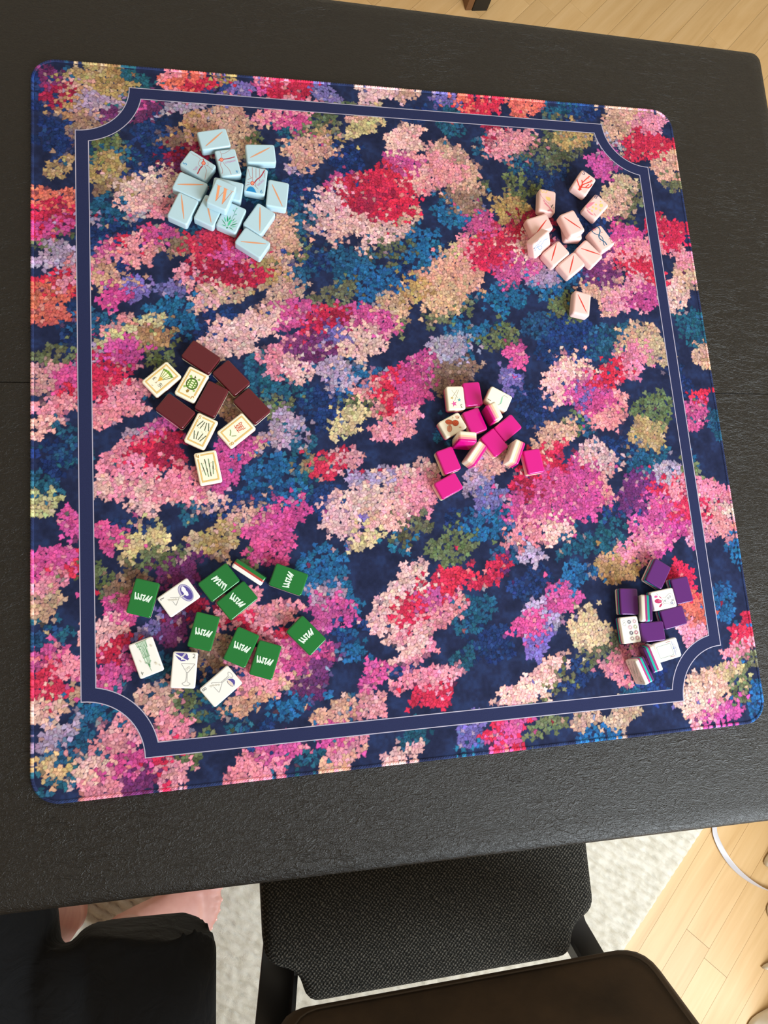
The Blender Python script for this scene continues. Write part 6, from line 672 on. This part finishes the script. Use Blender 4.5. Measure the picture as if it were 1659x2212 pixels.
for lx, ly in ((0, 0), (1.1, 0), (0, .36), (1.1, .36)):
    lg = box('leg', (lx, ly, .21), (.040, .040, .42), OBK, bs, .002); box('lit_side', (lx-.0285, ly, .21), (.016, .036, .418), LITBR, lg, .001)  # brown strip: warm reflected light on the black leg's left face, put into colour
box('seat', (.55, .18, .44), (1.24, .46, .04), OBK, bs, .004)

# ------------------------------------------------------------------ ribbon and curtain
def make_ribbon():
    pth = [(0.782, -0.672), (0.778, -0.684), (0.776, -0.697), (0.781, -0.718), (0.791, -0.742), (0.806, -0.766), (0.826, -0.787), (0.848, -0.804), (0.872, -0.819), (0.90, -0.828)]
    n = len(pth); v = []; f = []
    for i, p in enumerate(pth):
        a, b = Vector(pth[max(i-1, 0)]), Vector(pth[min(i+1, n-1)]); t = (b-a).normalized(); s = Vector((-t.y, t.x)); tw = math.radians(min(86, max(0, (i-2)*13.0))); h = 0.0062
        for k in (-1, 1):
            q = Vector(p)+s*h*k*math.cos(tw); v.append((q.x, q.y, 0.003+h*math.sin(tw)*(1+k)))
    f = [(2*i, 2*i+1, 2*i+3, 2*i+2) for i in range(n-1)]
    o = mesh_obj('ribbon', v, f, mat('white_ribbon', '#c4c0c4', 0.35), None, True); sd = o.modifiers.new('thick', 'SOLIDIFY'); sd.thickness = 0.0009
    ss = o.modifiers.new('smooth', 'SUBSURF'); ss.levels = 2; ss.render_levels = 2
    tag(o, 'thin white ribbon strap curling across the wooden boards', 'ribbon')
make_ribbon()
def make_throw():
    N = newmat('white_throw', 0.9, 0.1); N.b.inputs['Base Color'].default_value = (*srgb('#e9e2d4'), 1)
    hemx = [(0.935, -0.725), (0.880, -0.768), (0.925, -0.800), (0.930, -0.835), (0.874, -0.850), (0.880, -0.885), (0.925, -0.905), (0.925, -0.940), (0.838, -0.962), (0.900, -0.985), (0.905, -1.02), (0.800, -1.05), (0.800, -1.085), (0.92, -1.13)]
    P = []
    for i in range(len(hemx)-1):
        for k in range(6):
            t = k/6; a = Vector(hemx[max(i-1, 0)]); b = Vector(hemx[i]); c = Vector(hemx[i+1]); d = Vector(hemx[min(i+2, len(hemx)-1)])
            P.append(0.5*((2*b)+(-a+c)*t+(2*a-5*b+4*c-d)*t*t+(-a+3*b-3*c+d)*t**3))
    n = len(P); v = []
    lev = [(0.003, 0, 0), (0.012, .05, 0), (0.04, .2, 0), (0.10, .45, 0), (0.20, .75, 0), (0.32, .95, 0), (0.385, 1, 0), (0.404, 1, .02), (0.406, 1, .12), (0.406, 1, .30)]
    for z, k, dx in lev:
        for p in P: v.append((p.x+(0.985+0.12*(p.x-0.88)*(1-dx*3)-p.x)*k+dx, p.y, z+0.004*math.sin(p.y*60)*(dx > .05)))
    f = [(j*n+i, j*n+i+1, (j+1)*n+i+1, (j+1)*n+i) for j in range(len(lev)-1) for i in range(n-1)]
    o = mesh_obj('throw_blanket', v, f, N.m, None, True); sd = o.modifiers.new('thick', 'SOLIDIFY'); sd.thickness = 0.0014
    tag(o, 'white throw with a ruffled hem draped over the low ottoman', 'blanket')
    ot = empty('ottoman', (1.20, -.93, 0)); tag(ot, 'low grey ottoman under the ruffled white throw', 'ottoman')
    GF = mat('grey_felt', '#6f6a64', 0.9); box('cushion', (0, 0, .23), (.40, .46, .33), GF, ot, .02)
    for sx in (-1, 1):
        for sy in (-1, 1): box('leg', (sx*.16, sy*.19, .033), (.035, .035, .066), OBK, ot, .002)
make_throw()

# ------------------------------------------------------------------ the seated person
SKIN = newmat('skin', 0.5, 0.4); SKIN.b.inputs['Subsurface Weight'].default_value = 0.12; SKIN.b.inputs['Subsurface Radius'].default_value = (0.01, 0.004, 0.002)
_v = SKIN.obj(); SKIN.t.links.new(SKIN.ramp(SKIN.noise(_v, 22, 4), (0.3, srgb('#bd8378')), (0.7, srgb('#cf9d90'))), SKIN.b.inputs['Base Color'])
SKIN = SKIN.m
def mat_black():
    N = newmat('black_cotton', 0.85, 0.2); v = N.obj(); n = N.noise(v, 26, 4, 0.5, 1.2)
    N.b.inputs['Base Color'].default_value = (*srgb('#08080a'), 1); N.b.inputs['Sheen Weight'].default_value = 0.05
    N.bump(n, 0.35, 0.012); return N.m
BLACK = mat_black()
def skin_mesh(name, joints, bones, m, parent=None, sub=2, root=0):
    me = bpy.data.meshes.new(name); me.from_pydata([j[:3] for j in joints], bones, []); me.materials.append(m)
    o = bpy.data.objects.new(name, me); COLL.objects.link(o)
    if parent: o.parent = parent
    me.skin_vertices.new() if hasattr(me.skin_vertices, 'new') and not me.skin_vertices else None
    sk = o.modifiers.new('skin', 'SKIN'); sk.use_smooth_shade = True
    if not me.skin_vertices: me.attributes  # created with the modifier
    return o
def limb(path, n=14):
    """path: (x, y, z, rx, ry) rings joined into one tapered tube"""
    rings = []
    P = [Vector(p[:3]) for p in path]
    for i, p in enumerate(path):
        t = (P[min(i+1, len(P)-1)]-P[max(i-1, 0)]).normalized(); ref = Vector((1, 0, 0)) if abs(t.x) < 0.8 else Vector((0, 1, 0))
        s = (ref-t*ref.dot(t)).normalized(); u = t.cross(s)
        rings.append([tuple(P[i]+s*p[3]*math.cos(2*PI*k/n)+u*p[4]*math.sin(2*PI*k/n)) for k in range(n)])
    return loft(rings)
def fused(name, parts, m, parent, voxel, smooth=8):
    V, F = [], []
    for v, f in parts:
        k = len(V); V += list(v); F += [tuple(k+i for i in q) for q in f]
    bm = bmesh.new(); vs = [bm.verts.new(p) for p in V]
    for q in F:
        try: bm.faces.new([vs[i] for i in q])
        except ValueError: pass
    bmesh.ops.recalc_face_normals(bm, faces=bm.faces); o = bm_obj(name, bm, m, parent, True)
    r = o.modifiers.new('fuse', 'REMESH'); r.mode = 'VOXEL'; r.voxel_size = voxel; r.use_smooth_shade = True
    s = o.modifiers.new('soften', 'SMOOTH'); s.factor = 0.5; s.iterations = smooth
    return o
def ball(c, r, n=12):
    bm = bmesh.new(); bmesh.ops.create_uvsphere(bm, u_segments=n*2, v_segments=n, radius=1); v = [(c[0]+p.co.x*r[0], c[1]+p.co.y*r[1], c[2]+p.co.z*r[2]) for p in bm.verts]; f = [tuple(q.index for q in p.verts) for p in bm.faces]; bm.free(); return v, f
Zt = Z0
def A(x, y, z, a, b=None): return (x, y, Zt+z+0.004, a, b or a)
body = []
# legs: right foot turned out to the side, left foot forward under the table
body.append(limb([A(-.335, -.93, -.225, .075), A(-.312, -.75, -.225, .066), A(-.302, -.655, -.238, .056), A(-.308, -.63, -.275, .052, .054), A(-.330, -.645, -.40, .048, .050), A(-.362, -.675, -.56, .036, .040), A(-.380, -.697, -.655, .030, .034)]))
body.append(limb([A(-.405, -.703, -.680, .020, .026), A(-.392, -.700, -.672, .034, .034), A(-.360, -.695, -.672, .040, .034), A(-.320, -.688, -.686, .043, .026), A(-.285, -.682, -.697, .047, .019), A(-.262, -.679, -.702, .046, .014)]))
for k, (dx, dy, rr) in enumerate(((-.222, -.652, .0115), (-.222, -.674, .009), (-.226, -.690, .0085), (-.232, -.704, .008), (-.240, -.717, .0085))):
    bx, by = -.268, -.650-0.0165*k
    body.append(limb([A(bx, by, -.702, rr*1.0), A((bx+dx)/2, (by+dy)/2, -.703, rr), A(dx-.006, dy, -.706, rr), A(dx+.002, dy, -.707, rr*.75)], 10))
body.append(limb([A(-.475, -.93, -.225, .075), A(-.475, -.72, -.225, .066), A(-.468, -.56, -.240, .056), A(-.466, -.535, -.275, .052), A(-.464, -.565, -.40, .048, .050), A(-.462, -.620, -.54, .038, .042), A(-.468, -.648, -.655, .030, .034)]))
body.append(limb([A(-.470, -.674, -.680, .026, .020), A(-.470, -.658, -.672, .034, .034), A(-.472, -.616, -.674, .038, .034), A(-.474, -.566, -.690, .043, .022), A(-.476, -.526, -.700, .046, .015)]))
for k in range(5): body.append(limb([A(-.513+.0175*k, -.531, -.703, .010), A(-.513+.0175*k, -.496+.003*abs(k-3.2), -.706, .009), A(-.513+.0175*k, -.482+.004*abs(k-3.2), -.707, .007)], 10))
NLEG = len(body)
body.append(ball((-.405, -.97, Zt-.20), (.165, .12, .11)))
body.append(limb([A(-.405, -.975, -.20, .155, .10), A(-.405, -.985, -.05, .135, .09), A(-.405, -.99, .10, .145, .095), A(-.405, -.99, .22, .165, .09), A(-.405, -.985, .285, .12, .07), A(-.405, -.975, .33, .052, .05), A(-.405, -.965, .40, .048, .048)]))
body.append(ball((-.405, -.945, Zt+.475), (.074, .092, .110))); body.append(ball((-.405, -.905, Zt+.425), (.052, .05, .05))); body.append(ball((-.405, -.848, Zt+.462), (.013, .018, .017)))
for sx in (-1, 1):
    cx = -.405+sx*.175
    body.append(ball((-.405+sx*.074, -.95, Zt+.47), (.010, .018, .028)))
    body.append(limb([A(-.405+sx*.13, -.985, .265, .055), A(cx, -.985, .24, .050), A(cx+sx*.015, -1.0, .05, .040), A(cx+sx*.018, -1.005, -.03, .036), A(cx+sx*.012, -.975, -.15, .030), A(cx+sx*.008, -.955, -.235, .023, .026)]))
    body.append(limb([A(cx+sx*.008, -.955, -.235, .020, .030), A(cx+sx*.010, -.945, -.27, .016, .040), A(cx+sx*.010, -.935, -.315, .014, .040)]))
    for k in range(4): body.append(limb([A(cx+sx*.010, -.965+.019*k, -.31, .0085), A(cx+sx*.006, -.962+.019*k, -.35, .008), A(cx+sx*-.004, -.960+.019*k, -.378+.005*abs(k-1.6), .0065)], 8))
    body.append(limb([A(cx+sx*.008, -.915, -.265, .011), A(cx-sx*.004, -.895, -.295, .0095), A(cx-sx*.012, -.888, -.32, .0075)], 8))
def back(parts, d=-.05): return [([(x, y+d, z) for x, y, z in v], f) for v, f in parts]
body = body[:NLEG]+[limb([A(-.335, -.90, -.225, .078), A(-.345, -1.02, -.21, .085)]), limb([A(-.475, -.90, -.225, .078), A(-.465, -1.02, -.21, .085)])]+back(body[NLEG:])
person = fused('person', body, SKIN, None, 0.0055, 3)
tag(person, 'person sitting at the table in black clothes with one bare foot turned outward', 'person')
NAIL = mat('toe_nail', '#d9a79a', 0.25)
for k, (dx, dy, rr) in enumerate(((-.222, -.652, .0075), (-.222, -.674, .0055), (-.226, -.690, .005), (-.232, -.704, .005), (-.240, -.717, .005))):
    v, f = ball((dx-.002, dy, Zt-.6985 - (0 if k == 0 else .002)), (rr*.9, rr*.8, .0016), 8); mesh_obj('toe_nail', v, f, NAIL, person, True)
for sx in (-1, 1):
    v, f = ball((-.405+sx*.030, -.918, Zt+.482), (.012, .009, .008)); e = mesh_obj('eye', v, f, mat('eye_white', '#e8e4de', 0.2), person, True)
    v, f = ball((-.405+sx*.030, -.910, Zt+.482), (.005, .003, .005)); mesh_obj('iris', v, f, mat('iris', '#3a2a1c', 0.2), e, True)
v, f = ball((-.405, -.908, Zt+.425), (.022, .008, .006)); mesh_obj('lips', v, f, mat('lips', '#b0645c', 0.4), person, True)
hp = [ball((-.405, -.962, Zt+.50), (.084, .092, .100)), ball((-.405, -1.0, Zt+.40), (.085, .062, .14))]
fused('hair', back(hp), mat('brown_hair', '#2a1c12', 0.5), person, 0.009, 4)
# black shorts: two loose legs with uneven hems, joined across the lap
def short_leg(xh, yh, xk, yk, hem, rx0, rz0, zc, seed):
    rings = []; n = 40; m = 22; r = random.Random(seed); ph = [r.random()*6 for _ in range(4)]
    for i in range(m):
        t = i/(m-1); ring = []
        for k in range(n):
            a = 2*PI*k/n; fold = 1+0.035*math.sin(3*a+ph[0]+5*t)*(0.4+t)+0.03*math.sin(5*a+ph[1]-4*t)*t
            cx = xh+(xk-xh)*t; rx_ = (rx0[0]+(rx0[1]-rx0[0])*t)*fold; rz_ = (rz0[0]+(rz0[1]-rz0[0])*t)*fold
            x = cx+rx_*math.cos(a); yy = yh+(yk-yh)*t; yy += t**4*hem(x, math.sin(a))
            ring.append((x, yy, Zt+zc[0]+(zc[1]-zc[0])*t+rz_*math.sin(a)))
        rings.append(ring)
    return loft(rings)
def hem_r(x, s):
    top = np.interp(x, [-.38, -.352, -.335, -.308, -.28, -.253, -.235, -.222], [-.006, .012, .006, -.012, -.010, .006, -.006, -.034]); return top if s > -.2 else top+0.035*(s+.2)
def hem_l(x, s):
    return float(np.interp(x, [-.60, -.50, -.44, -.412, -.39], [.02, .02, .008, -.012, -.045])) + (0 if s > -.2 else 0.03*(s+.2))
cloth = [short_leg(-.335, -1.02, -.299, -.548, hem_r, (.105, .074), (.095, .072), (-.215, -.232), 3),
         short_leg(-.475, -1.02, -.480, -.478, hem_l, (.105, .078), (.095, .072), (-.215, -.232), 5),
         ball((-.405, -1.02, Zt-.19), (.178, .135, .125)),
         limb([A(-.385, -.98, -.215, .06, .07), A(-.385, -.78, -.215, .05, .05), A(-.386, -.64, -.205, .045, .035), A(-.384, -.585, -.205, .040, .030), A(-.382, -.556, -.21, .036, .022)])]
sh = fused('shorts', cloth, BLACK, person, 0.006, 3)
top = [limb([A(-.405, -.975, -.16, .172, .125), A(-.405, -.985, -.05, .152, .108), A(-.405, -.99, .10, .162, .112), A(-.405, -.99, .22, .182, .105), A(-.405, -.985, .290, .135, .082), A(-.405, -.98, .318, .075, .066)])]
for sx in (-1, 1): top.append(limb([A(-.405+sx*.12, -.985, .265, .066), A(-.405+sx*.18, -.985, .235, .064), A(-.405+sx*.192, -1.0, .08, .060)]))
fused('shirt', back(top), BLACK, person, 0.008, 4)
# stool under the person
st = empty('stool', (-.405, -1.01, 0)); tag(st, 'round black stool under the person in black clothes', 'stool')
v, f = loft([[(r*math.cos(2*PI*k/32), r*math.sin(2*PI*k/32), z) for k in range(32)] for r, z in ((.150, .375), (.160, .380), (.163, .395), (.160, .410), (.150, .416))]); mesh_obj('seat', v, f, PLATE, st, True)
for k in range(4):
    a = PI/4+k*PI/2; v, f = tube([(.11*math.cos(a), .11*math.sin(a), .378), (.15*math.cos(a), .15*math.sin(a), .0178)], [.013, .010], 12); mesh_obj('leg', v, f, METAL, st, True)
